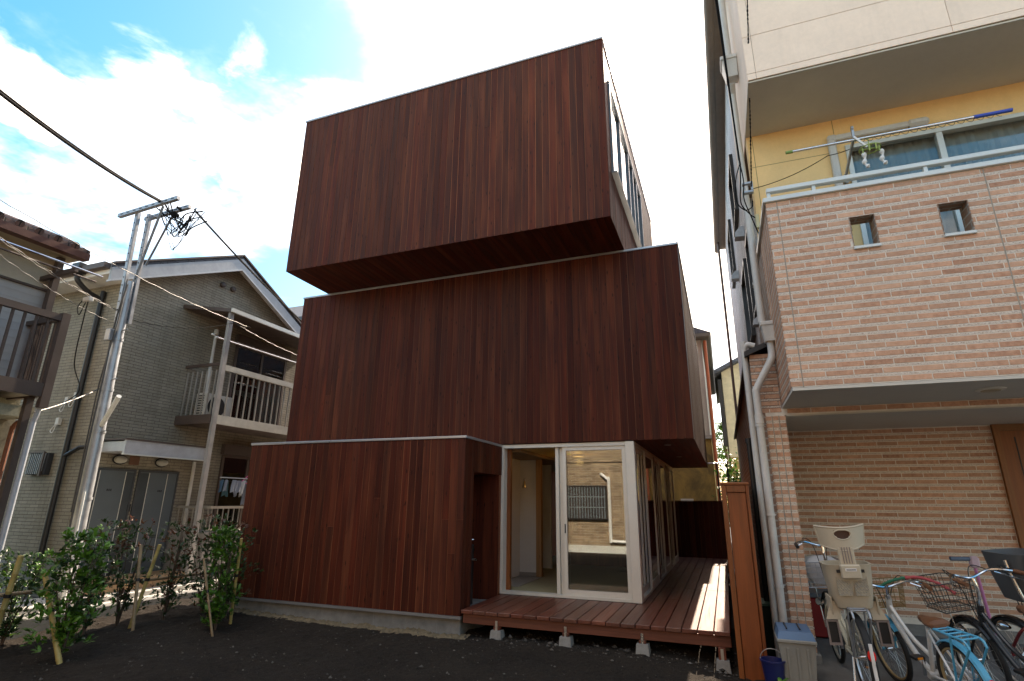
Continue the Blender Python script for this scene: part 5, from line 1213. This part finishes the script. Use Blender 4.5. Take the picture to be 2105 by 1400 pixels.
    m = MB(); m.box(-14, 9, -9, -4.0, -.05, 6.3); m.build('wall', BACKTILE, N)  # unseen height and right end extended to keep sky light out of carport
    m = MB(); m.box(-14, 9, -3.999, -3.93, -.05, .22); m.build('plinth', plain('pale_plinth', (.55, .54, .50), .85), N)
    m = MB(); m.box(-5.40, -3.82, -3.999, -3.92, 1.05, 1.10); m.box(-5.40, -3.82, -3.999, -3.92, 2.15, 2.20); m.box(-5.40, -5.34, -3.999, -3.92, 1.10, 2.15); m.box(-3.88, -3.82, -3.999, -3.92, 1.10, 2.15); w = m.build('window', GUTBLK, N)
    m = MB(); m.box(-5.34, -3.88, -3.99, -3.985, 1.10, 2.15); m.build('pane', plain('dark_window_glass', (.03, .035, .04), .1), w)
    for i in range(15):
        m = MB(); x = -5.29+i*.098; m.box(x, x+.022, -3.94, -3.92, 1.10, 2.15); m.build('bar', GALV, w)
    for z in (1.45, 1.8):
        m = MB(); m.box(-5.34, -3.88, -3.945, -3.941, z, z+.03); m.build('cross_bar', GALV, w)
    m = MB(); m.tube(curve([(-4.02, -3.95, 2.60), (-3.80, -3.93, 2.42), (-3.74, -3.93, 2.3), (-3.74, -3.93, .5), (-3.68, -3.93, .38), (-3.1, -3.93, .36)], 5), .05, 10); m.build('white_downpipe', WHITEP, N, True)
    m = MB(); m.box(-14, 9, -4.0, -3.985, 2.98, 3.0); m.build('panel_joint', GUTBLK, N); m = MB(); m.box(-14.4, 9.4, -9.4, -3.6, 6.3, 6.5); m.build('roof', SLATE, N)
far_things()

# ------------------------------------------------------------------ bicycles
def arc(c, r, a0, a1, n=16, y=0.): return [(c[0]+r*math.cos(a0+(a1-a0)*i/n), y, c[1]+r*math.sin(a0+(a1-a0)*i/n)) for i in range(n+1)]
def bicycle(label, rear, front, Rw, fcol, fork_col, fender_col, rack_col, grip_col, saddle_col, lean=0., steer=0., rear_fender=True, basket=None, rack=True, chainguard=True, bar_w=.27, bar_h=.62, rim=None, saddle_up=.13):
    """local frame: x forward, y left, z up, origin under the rear hub"""
    rim = rim or SILVER
    rx, ry = rear; fx, fy = front; wb = math.hypot(fx-rx, fy-ry); yaw = math.atan2(fy-ry, fx-rx)
    t = thing('bicycle', label, 'bicycle', (rx, ry, fz(ry)), 'bicycles parked in the brick carport', world=False)
    pitch = -math.atan2(fz(fy)-fz(ry), wb); t.rotation_euler = (lean, pitch, yaw)
    H = Vector((wb-.19, 0, Rw+.30)); HT = Vector((wb-.235, 0, Rw+.47)); BB = Vector((wb*.40, 0, Rw-.04)); ST = Vector((wb*.26, 0, Rw+.36)); RH = Vector((0, 0, Rw)); FH = Vector((wb, 0, Rw))
    def wheel(c):
        m = MB(); n = 40
        ring = [(c.x+Rw*math.cos(2*math.pi*i/n), 0, c.z+Rw*math.sin(2*math.pi*i/n)) for i in range(n)]
        def torus(R0, r, nn=8):
            b = MB()
            for i in range(n):
                a = 2*math.pi*i/n
                for k in range(nn):
                    q = 2*math.pi*k/nn; rr = R0+r*math.cos(q); b.v.append((c.x+rr*math.cos(a), c.y+r*math.sin(q), c.z+rr*math.sin(a)))
            for i in range(n):
                for k in range(nn): b.face((i*nn+k, i*nn+(k+1) % nn, ((i+1) % n)*nn+(k+1) % nn, ((i+1) % n)*nn+k))
            return b
        w = torus(Rw-.021, .021).build('wheel', RUBBER, t, True); torus(Rw-.045, .011, 6).build('rim', rim, w, True)
        s = MB()
        for i in range(24):
            a = 2*math.pi*i/24; b = a+(.5 if i % 2 else -.5); sy = .028 if (i//2) % 2 else -.028
            s.tube([(c.x+.022*math.cos(b), sy, c.z+.022*math.sin(b)), (c.x+(Rw-.05)*math.cos(a), 0, c.z+(Rw-.05)*math.sin(a))], .0016, 4, False)
        s.build('spokes', SILVER, w)
        h = MB(); h.lathe([(.008, -.06), (.008, -.045), (.03, -.035), (.016, -.02), (.016, .02), (.03, .035), (.008, .045), (.008, .06)], (c.x, 0, c.z), 14, 1); h.build('hub', CHROME, w, True)
    wheel(RH); wheel(FH)
    m = MB(); m.tube(curve([H+Vector((-.0, 0, .03)), H.lerp(BB, .45)+Vector((-.03, 0, -.06)), BB], 8), .021, 10); m.tube([BB, ST], .017, 10); m.tube(curve([HT.lerp(H, .4), H.lerp(BB, .5)+Vector((-.03, 0, .07)), BB.lerp(ST, .35)], 8), .017, 10)
    m.tube([H, HT], .023, 10)
    for s in (-1, 1): m.tube([BB+Vector((0, .03*s, 0)), RH+Vector((0, .055*s, 0))], .010, 8); m.tube([ST+Vector((.01, .012*s, -.05)), RH+Vector((0, .055*s, 0))], .009, 8)
    m.lathe([(.03, -.04), (.03, .04)], BB, 14, 1); m.build('frame', fcol, t, True)
    m = MB()
    m.tube([H+Vector((.012, 0, -.01)), H+Vector((.03, 0, -.05))], .02, 8)
    for s in (-1, 1): m.tube(curve([H+Vector((.02, .012*s, -.04)), H.lerp(FH, .3)+Vector((.0, .055*s, 0)), FH+Vector((-.012, .055*s, .06)), FH+Vector((0, .055*s, 0))], 5), .012, 8)
    m.build('fork', fork_col, t, True)
    SH = HT+Vector((-.03, 0, .10)); top = Vector((SH.x+.02, 0, Rw+bar_h))
    m = MB(); m.tube([HT, SH, top], .013, 8); m.lathe([(.022, -.015), (.022, .02)], HT, 12); m.build('stem', CHROME, t, True)
    cs, sn = math.cos(steer), math.sin(steer)
    def RT(p):
        d = Vector(p)-top; return Vector((top.x+d.x*cs-d.y*sn, top.y+d.x*sn+d.y*cs, top.z+d.z))
    m = MB(); m.tube([RT(p) for p in curve([(top.x-.22, bar_w+.01, top.z+.02), (top.x-.10, bar_w, top.z+.035), (top.x-.0, bar_w*.62, top.z+.045), (top.x+.02, 0, top.z), (top.x, -bar_w*.62, top.z+.045), (top.x-.10, -bar_w, top.z+.035), (top.x-.22, -bar_w-.01, top.z+.02)], 6)], .011, 8); hb = m.build('handlebar', CHROME, t, True)
    for s in (-1, 1):
        m = MB(); m.tube([RT((top.x-.24, s*(bar_w+.01), top.z+.017)), RT((top.x-.12, s*bar_w, top.z+.034))], .017, 10); m.build('grip', grip_col, hb, True)
        m = MB(); m.tube([RT((top.x-.02, s*bar_w*.7, top.z+.03)), RT((top.x-.05, s*bar_w*.95, top.z+.0)), RT((top.x-.17, s*(bar_w+.01), top.z-.025))], .006, 6); m.build('brake_lever', CHROME, hb, True)
        m = MB(); m.tube(curve([RT((top.x-.0, s*bar_w*.7, top.z+.03)), RT((top.x+.12, s*bar_w*.5, top.z+.07)), RT((top.x+.10, s*.06, top.z-.02)), H+Vector((.03, 0, .02))], 6), .004, 5); m.build('brake_cable', BLACKP, hb, True)
    # saddle
    sd = Vector((ST.x-.035, 0, ST.z+saddle_up)); m = MB(); m.tube([ST-Vector((0, 0, .03)), sd], .012, 8); m.build('seat_post', CHROME, t, True)
    m = MB(); prof = [(-.13, .055, .0), (-.12, .085, .03), (-.06, .088, .035), (0, .06, .028), (.06, .032, .024), (.11, .022, .02), (.13, .010, .005)]; nn = 10; i0 = 0
    for (px, w, h) in prof:
        for k in range(nn):
            a = 2*math.pi*k/nn; m.v.append((sd.x+px, w*math.cos(a), sd.z+.03+(h if math.sin(a) > 0 else .035)*math.sin(a)))
    for i in range(len(prof)-1):
        for k in range(nn): m.face((i*nn+k, i*nn+(k+1) % nn, (i+1)*nn+(k+1) % nn, (i+1)*nn+k))
    m.face(range(nn)); m.face(range((len(prof)-1)*nn, len(prof)*nn)); m.build('saddle', saddle_col, t, True)
    # mudguards
    def guard(c, a0, a1, mat, nm='mudguard', w=.030):
        b = MB(); n = 18
        for i in range(n+1):
            a = a0+(a1-a0)*i/n
            for (yy, dr) in ((-w, -.012), (-w*.6, .0), (w*.6, 0), (w, -.012)):
                rr = Rw+.016+dr; b.v.append((c.x+rr*math.cos(a), yy, c.z+rr*math.sin(a)))
        for i in range(n):
            for k in range(3): b.face((i*4+k, i*4+k+1, i*4+k+5, i*4+k+4))
        return b.build(nm, mat, t, True)
    if rear_fender:
        guard(RH, R(40), R(198), fender_col)
        m = MB(); a = R(165); c = (RH.x+(Rw+.03)*math.cos(a), 0, RH.z+(Rw+.03)*math.sin(a)); m.lathe([(.012, .012), (.034, .006), (.034, -.004)], (c[0]-.0, 0, c[2]), 14, 0)
        for v in range(len(m.v)):
            q = m.v[v]; m.v[v] = (c[0]-(q[0]-c[0]), q[1]*.85, c[2]+(q[2]-c[2])*1.25)
        m.build('reflector', plain('red_reflector', (.75, .02, .015), .25), t, True)
    guard(FH, R(20), R(140), fender_col)
    m = MB()
    for s in (-1, 1): m.tube([RH+Vector((0, .06*s, 0)), RH+Vector((-Rw*.97, .03*s, .05))], .004, 6)
    m.build('fender_stay', SILVER, t)
    if rack:
        zr = Rw*2+.075; m = MB()
        for s in (-1, 1):
            m.tube(curve([(.10, .05*s, zr), (-.10, .062*s, zr), (-.24, .062*s, zr-.004), (-.275, .06*s, zr-.05)], 5), .009, 8); m.tube([(-.10, .062*s, zr), (.0, .062*s, Rw)], .008, 8); m.tube([(-.275, .06*s, zr-.05), (-.02, .065*s, Rw+.01)], .008, 8)
        for x in (.09, .02, -.06, -.14, -.22): m.tube([(x, -.06, zr), (x, .06, zr)], .007, 8)
        m.build('rear_rack', rack_col, t, True)
    # drive
    m = MB(); m.lathe([(.085, -.004), (.085, .004)], BB+Vector((0, -.055, 0)), 24, 1); m.build('chainring', SILVER, t, True)
    m = MB(); m.beam(BB+Vector((0, -.065, 0)), BB+Vector((.06, -.07, -.15)), .022, .012); m.build('crank', CHROME, t); m = MB(); m.beam(BB+Vector((0, .065, 0)), BB+Vector((-.06, .07, .15)), .022, .012); m.build('crank', CHROME, t)
    for (s, dx, dz) in ((-1, .06, -.15), (1, -.06, .15)):
        m = MB(); p = BB+Vector((dx, s*.115, dz)); m.cbox(p.x-.04, p.x+.04, p.y-.04, p.y+.04, p.z-.012, p.z+.012, .005); pe = m.build('pedal', BLACKP, t); m = MB(); m.box(p.x-.043, p.x-.0405, p.y-.02, p.y+.02, p.z-.008, p.z+.008); m.build('pedal_reflector', plain('amber', (.7, .25, .02), .3), pe)
    if chainguard:
        m = MB(); m.cbox(-.03, BB.x+.09, -.085, -.068, Rw+.02, Rw+.075, .008); m.build('chain_guard', fcol, t)
    m = MB(); m.tube([(.0, .07, Rw), (-.12, .13, .015)], .009, 8); m.build('kickstand', SILVER, t)
    if basket:
        mat, w, d, h, tilt = basket; bx = FH.x-.06; bz = Rw*2+.06; m = MB()
        def Q(u, v, k):        # u depth 0..1, v -1..1, k height 0..1
            q = 1+.22*k; return RT((bx+.02+u*d*q, v*w/2*q, bz+k*h+tilt*u))
        for k in (0, .2, .4, .6, .8, 1):
            rr = .005 if k in (0, 1) else .0026
            m.tube([Q(0, -1, k), Q(.85, -1, k), Q(1, -.7, k), Q(1, .7, k), Q(.85, 1, k), Q(0, 1, k), Q(0, -1, k)], rr, 5)
        for i in range(9):
            v = -1+i/4; m.tube([Q(0, v, 1), Q(0, v, 0), Q(1, v*.75, 0), Q(1, v*.75, 1)], .0024, 5)
        for i in range(1, 7): u = i/7; m.tube([Q(u, -1, 1), Q(u, -1, 0), Q(u, 1, 0), Q(u, 1, 1)], .0024, 5)
        bo = m.build('basket', mat, t)
        m = MB(); m.tube([FH+Vector((0, .07, 0)), (bx+.12, .09, bz)], .005, 6); m.tube([FH+Vector((0, -.07, 0)), (bx+.12, -.09, bz)], .005, 6); m.build('basket_stay', SILVER, bo)
    m = MB(); m.lathe([(.012, -.06), (.036, .0), (.04, .02), (.036, .03)], (FH.x-.02, .085, Rw+.24), 14, 0); m.build('lamp', CHROME, t, True)
    return t, dict(RH=RH, FH=FH, top=top, Rw=Rw, wb=wb, RT=RT, sd=sd)
def blend_tub(m, secs, n=20):
    """rounded rectangular sections (cx, cz, half_y, half_x) stacked along z -> shell"""
    for (cx, cz, hy, hx) in secs:
        for k in range(n):
            a = 2*math.pi*k/n; c, s = math.cos(a), math.sin(a); p = .45
            m.v.append((cx+hx*math.copysign(abs(c)**p, c), hy*math.copysign(abs(s)**p, s), cz))
    for i in range(len(secs)-1):
        for k in range(n): m.face((i*n+k, i*n+(k+1) % n, (i+1)*n+(k+1) % n, (i+1)*n+k))
    return m
def bikes():
    white = plain('white_enamel', (.62, .62, .60), .3, 0, .04, 4, 0, .6); blue = plain('sky_blue_enamel', (.05, .34, .52), .35, 0, .06, 4, 0, .6); blk = plain('black_enamel', (.015, .015, .017), .3, 0, .1, 4, 0, .6)
    cream = plain('cream_enamel', (.50, .47, .36), .35, 0, .05, 4, 0, .5); red = plain('maroon_enamel', (.17, .015, .02), .3, 0, .08, 4, 0, .6); brown = plain('brown_leather', (.16, .065, .03), .5, 0, .12, 8, .1); beige = plain('beige_plastic', (.47, .40, .295), .5, 0, .05, 4, .05, .4, .06)
    taupe = plain('taupe_plastic', (.22, .18, .165), .55); greyp = plain('charcoal_plastic', (.085, .09, .092), .55, 0, .08, 5, .06)
    # 1 child-seat bicycle seen from behind
    t, g = bicycle('cream bicycle with big beige child seat on the back', (.97, 5.82), (.93, 6.90), .32, cream, cream, RUBBER, GALV, BLACKP, BLACKP, R(-3), R(4), True, (GALV, .34, .26, .24, .02), True, True, .27, .80)
    cs = MB(); zb = .70; xb = -.02
    blend_tub(cs, [(xb, zb, .105, .085), (xb, zb+.015, .135, .115), (xb-.005, zb+.10, .155, .135), (xb-.015, zb+.24, .170, .15), (xb-.02, zb+.34, .178, .16), (xb-.02, zb+.362, .186, .168), (xb-.02, zb+.362, .168, .15), (xb-.01, zb+.20, .150, .13), (xb, zb+.06, .12, .10)])
    cs.face(range(19, -1, -1)); n0 = 8*20; cs.face(range(n0, n0+20)); seat = cs.build('child_seat', beige, t, True)
    wv = MB()
    for s in (-1, 1):
        wv.box(xb-.163, xb-.158, min(s*.012, s*.115), max(s*.012, s*.115), zb+.12, zb+.27)
    wo = wv.build('woven_panel', tile_siding('woven_net', (.30, .24, .16), (.10, .12, .14), (.42, .36, .26), .012, .008, .002, .2, .5), seat)
    for s in (-1, 1):
        m = MB(); m.box(xb-.185, xb-.18, s*.09-.014, s*.09+.014, zb+.30, zb+.325); m.build('slot', BLACKP, seat)
    m = MB(); m.cbox(xb-.215, xb-.176, -.075, .075, zb+.255, zb+.365, .01); lt = m.build('latch', beige, seat)
    m = MB(); m.box(xb-.2175, xb-.2155, -.042, .042, zb+.315, zb+.338); m.build('maker_plate', WHITEP, lt); m = MB()
    for k in range(11): m.box(xb-.2185, xb-.2178, -.035+k*.0063, -.0305+k*.0063, zb+.322, zb+.331)
    m.build('maker_lettering', BLACKP, lt)
    m = MB(); m.cbox(xb-.165, xb-.135, -.062, .062, zb+.30, zb+.50, .008)
    hd = m.build('headrest_stem', beige, seat)
    for k in range(4): m = MB(); m.box(xb-.170, xb-.166, -.035+k*.02, -.028+k*.02, zb+.37, zb+.50); m.build('rib', taupe, hd)
    # winged headrest with an oval opening
    m = MB(); nu, nv = 25, 9
    def HP(u, v, o): # u -1..1 across, v 0..1 up
        w = .19*(1-.12*(1-v)*abs(u)); x = xb-.155+.09*abs(u)**2.2-o; zlo = zb+.47+.045*abs(u)**1.5*(1 if abs(u) > .3 else .5); zhi = zb+.655+.018*u*u; return (x, -u*w, zlo+(zhi-zlo)*v)
    def hole(u, v): return abs(u) < .34 and .48 < v < .88 and (abs(u)/.34)**2+(max(0, .72-v)/.26)**2 < 1.05
    for o in (0, .012):
        b0 = len(m.v)
        for i in range(nu):
            for j in range(nv): m.v.append(HP(-1+2*i/(nu-1), j/(nv-1), o))
        for i in range(nu-1):
            for j in range(nv-1):
                if hole(-1+2*(i+.5)/(nu-1), (j+.5)/(nv-1)): continue
                a = b0+i*nv+j; m.face((a, a+nv, a+nv+1, a+1) if o == 0 else (a, a+1, a+nv+1, a+nv))
    m.tube([HP(-1+2*i/40, 1, .006) for i in range(41)], .010, 6); m.tube([HP(-1+2*i/40, 0, .006) for i in range(41)], .008, 6); m.tube([HP(-1, j/8, .006) for j in range(9)], .009, 6); m.tube([HP(1, j/8, .006) for j in range(9)], .009, 6)
    m.tube([HP(.36*math.cos(a), .70+.22*math.sin(a), .010) for a in [i*math.pi/12 for i in range(25)]], .006, 6); m.build('headrest', beige, seat, True)
    m = MB(); m.box(xb-.135, xb-.13, -.06, .06, zb+.55, zb+.64); m.build('headrest_pad', plain('brown_pad', (.11, .06, .045), .8), seat)
    for s in (-1, 1):
        m = MB(); m.prism([(xb-.10, zb+.10), (xb+.10, zb+.10), (xb+.12, zb-.08), (xb-.05, zb-.08)], 1, s*.165, s*.178); m.prism([(s*.10, zb+.06), (s*.17, zb+.06), (s*.23, zb-.08), (s*.12, zb-.08)] if s > 0 else [(s*.23, zb-.08), (s*.17, zb+.06), (s*.10, zb+.06), (s*.12, zb-.08)], 0, xb-.06, xb-.045); m.build('leg_guard', beige, seat)
        m = MB(); y0, y1 = sorted((s*.14, s*.235)); m.box(xb-.05, xb-.03, y0, y0+.014, zb-.28, zb-.085); m.box(xb-.05, xb-.03, y1-.014, y1, zb-.28, zb-.085); m.box(xb-.05, xb-.03, y0+.014, y1-.014, zb-.28, zb-.262); m.box(xb-.05, xb-.03, y0+.014, y1-.014, zb-.10, zb-.085); fr = m.build('foot_rest', taupe, seat)
        m = MB(); m.box(xb-.036, xb-.034, y0+.014, y1-.014, zb-.262, zb-.10); m.build('foot_mesh', BLACKP, fr)
    m = MB(); m.box(-.36, -.35, -.012, .012, .36, .50); m.box(-.353, -.343, -.012, .012, .22, .36); m.build('reflective_strip', WHITEP, t)
    bag = MB(); blend_tub(bag, [(g['FH'].x+.10, .72, .10, .08), (g['FH'].x+.10, .80, .16, .12), (g['FH'].x+.10, .92, .19, .14), (g['FH'].x+.09, .98, .12, .09), (g['FH'].x+.08, 1.0, .03, .03)]); bo = bag.build('basket_cover', plain('clear_cover', (.50, .50, .52), .4), t, True)
    # 2 blue and white bicycle
    t2, g2 = bicycle('white bicycle with sky blue fork, mudguards and rear rack', (1.57, 5.46), (1.31, 6.39), .285, white, blue, blue, blue, brown, brown, R(-8), R(-18), True, (plain('tan_wicker', (.26, .16, .06), .7), .28, .2, .2, 0), True, True, .27, .55, plain('tan_rim', (.35, .25, .12), .5), .0)
    # 3 black bicycle
    t3, g3 = bicycle('black bicycle with wire basket and brown grips', (2.12, 5.12), (1.88, 6.10), .32, blk, blk, blk, GUTBLK, brown, brown, R(-7), R(12), True, (plain('dark_basket_wire', (.07, .065, .06), .5, .5), .30, .22, .22, .03), True, True, .27, .66)
    # 4 maroon bicycle with front child seat
    t4, g4 = bicycle('maroon bicycle with charcoal child seat at the right edge', (2.62, 5.50), (2.26, 6.45), .30, red, red, blk, GUTBLK, BLACKP, brown, R(-4), R(10), True, None, True, True, .27, .72)
    m = MB(); cx = g4['top'].x-.02; zb = .78
    blend_tub(m, [(cx, zb, .10, .09), (cx, zb+.02, .15, .12), (cx, zb+.20, .175, .17), (cx, zb+.36, .19, .20), (cx, zb+.385, .195, .205), (cx, zb+.385, .18, .19), (cx, zb+.1, .14, .12)]); m.face(range(19, -1, -1)); m.face(range(120, 140)); s4 = m.build('child_seat', greyp, t4, True)
    m = MB(); m.cbox(cx-.225, cx-.205, -.04, .13, zb+.02, zb+.38, .008); pn = m.build('back_panel', plain('mid_grey_plastic', (.14, .145, .145), .5), s4)
    m = MB(); m.box(cx-.2275, cx-.2255, -.03, .10, zb+.12, zb+.18); m.build('sticker', WHITEP, pn); m = MB(); m.lathe([(.03, -.012), (.03, 0)], (cx-.225, .04, zb+.24), 16, 0); m.build('knob', greyp, pn, True)
    m = MB(); m.tube(curve([(cx-.1, .21, zb+.34), (cx-.12, .20, zb+.2), (cx-.15, .15, zb), (cx-.15, -.1, zb-.03)], 6), .012, 8); m.build('rim_tube', SILVER, s4, True)
    # toddler's pink push bar
    p = thing('push_bar', 'pink push bar with grey blue handle leaning by the wall', 'push bar', (2.35, 7.6, .1))
    m = MB(); m.tube([(2.52, 7.7, .12), (2.40, 7.5, 1.02)], .016, 8); m.build('bar', plain('pink_tube', (.62, .22, .42), .4), p, True)
    m = MB(); m.cbox(2.36, 2.45, 7.47, 7.53, .98, 1.10, .02); m.build('joint', plain('pale_pink', (.62, .45, .50), .5), p); m = MB(); m.tube([(2.37, 7.5, 1.07), (2.19, 7.47, 1.07)], .022, 10); m.build('handle', plain('grey_blue_grip', (.12, .17, .24), .6), p, True)
    # rope lock between handlebars
    l = thing('cable_lock', 'pink and green cloth covered cable lock linking two handlebars', 'lock', (1.4, 6.2, .9))
    gp = plain('green_sleeve', (.02, .15, .085), .8, 0, .15, 14, .2); pk = plain('coral_sleeve', (.42, .075, .08), .8, 0, .15, 14, .2)
    A = t2.matrix_basis @ (g2['top']+Vector((-.12, -.1, .03))); 
    pts = curve([(1.23, 6.15, .90), (1.30, 6.12, .95), (1.41, 6.1, .99), (1.53, 6.1, 1.0), (1.64, 6.05, .97), (1.74, 5.98, .90)], 8)
    m = MB(); m.tube(pts[:18], [.012+.002*math.sin(i*1.7) for i in range(18)], 8); m.build('green_cover', gp, l, True); m = MB(); m.tube(pts[17:], [.013+.003*math.sin(i*1.7) for i in range(len(pts)-17)], 8); m.build('coral_cover', pk, l, True)
    # bins and boxes by the pillar
    b = thing('lidded_bin', 'grey ribbed bin with blue lid in front of the brick pillar', 'bin', (.46, 6.15, .06))
    z0 = fz(6.1)
    m = MB(); m.hexa([(.36, 6.0, z0), (.60, 6.0, z0), (.60, 6.32, z0), (.36, 6.32, z0), (.33, 5.96, z0+.34), (.63, 5.96, z0+.34), (.63, 6.36, z0+.34), (.33, 6.36, z0+.34)]); bd = m.build('body', plain('grey_bin_plastic', (.25, .25, .225), .55, 0, .06, 4, .05), b)
    for x in (.40, .48, .56): m = MB(); m.hexa([(x-.008, 5.99, z0), (x+.008, 5.99, z0), (x+.008, 6.01, z0), (x-.008, 6.01, z0), (x-.009, 5.952, z0+.30), (x+.009, 5.952, z0+.30), (x+.009, 5.98, z0+.30), (x-.009, 5.98, z0+.30)]); m.build('rib', MATS['grey_bin_plastic'], bd)
    m = MB(); m.cbox(.318, .642, 5.945, 6.375, z0+.341, z0+.37, .006); m.build('rim', MATS['grey_bin_plastic'], bd)
    bl = plain('blue_lid_plastic', (.075, .15, .26), .5, 0, .06, 4, .05); m = MB(); m.hexa([(.325, 5.95, z0+.371), (.635, 5.95, z0+.371), (.635, 6.37, z0+.371), (.325, 6.37, z0+.371), (.345, 5.99, z0+.43), (.615, 5.99, z0+.43), (.615, 6.35, z0+.44), (.345, 6.35, z0+.44)]); ld = m.build('lid', bl, b)
    for x in (.41, .52): m = MB(); m.box(x, x+.012, 6.05, 6.34, z0+.438, z0+.446); m.build('lid_slot', BLACKP, ld)
    k = thing('blue_bucket', 'small deep blue bucket beside the grey bin', 'bucket', (.26, 5.95, .05)); m = MB(); m.lathe([(.075, 0), (.10, .20), (.108, .20), (.108, .215), (.095, .215), (.075, .03)], (.265, 6.0, .05), 20); m.build('tub', plain('deep_blue_plastic', (.008, .014, .085), .4), k, True)
    m = MB(); m.tube([(.265+.1*math.cos(a), 6.0, .26+.09*math.sin(a)) for a in [i*math.pi/10 for i in range(11)]], .004, 6); m.build('handle', SILVER, k, True)
    w = thing('weed_plant', 'tiny bright green weed in front of the blue bucket', 'plant', (.30, 5.8, .03)); g = MB(); rnd = random.Random(2)
    for i in range(14): a = i*.9; d = Vector((math.cos(a), math.sin(a), rnd.uniform(.1, .9))).normalized(); n = Vector((0, 0, 1)); n = (n-d*n.dot(d)).normalized(); leaf(g, Vector((.31, 5.86, .06+rnd.random()*.06)), d, n, .08, .02, 1.)
    g.build('leaves', LEAFG, w, uv=False)
    gb = thing('green_bin', 'dark green slatted bin in the side passage', 'bin', (.3, 7.5, 0)); m = MB(); m.cbox(.22, .42, 7.2, 7.6, 0, .52, .01); m.build('body', plain('bottle_green', (.012, .025, .018), .6), gb)
    for i in range(4): m = MB(); m.box(.20, .425, 7.19+i*.105, 7.19+i*.105+.085, .521, .545); m.build('lid_slat', plain('pale_green_slat', (.09, .17, .12), .6), gb)
    rc = thing('red_crate', 'dark red storage box with grey lid behind the pillar', 'box', (.95, 8.1, .1)); m = MB(); m.cbox(.78, 1.12, 7.85, 8.3, .13, .55, .015); m.build('body', plain('dark_red_plastic', (.22, .012, .014), .5), rc); m = MB(); m.cbox(.76, 1.14, 7.83, 8.32, .551, .60, .012); m.build('lid', plain('slate_plastic', (.10, .12, .14), .5), rc)
bikes()
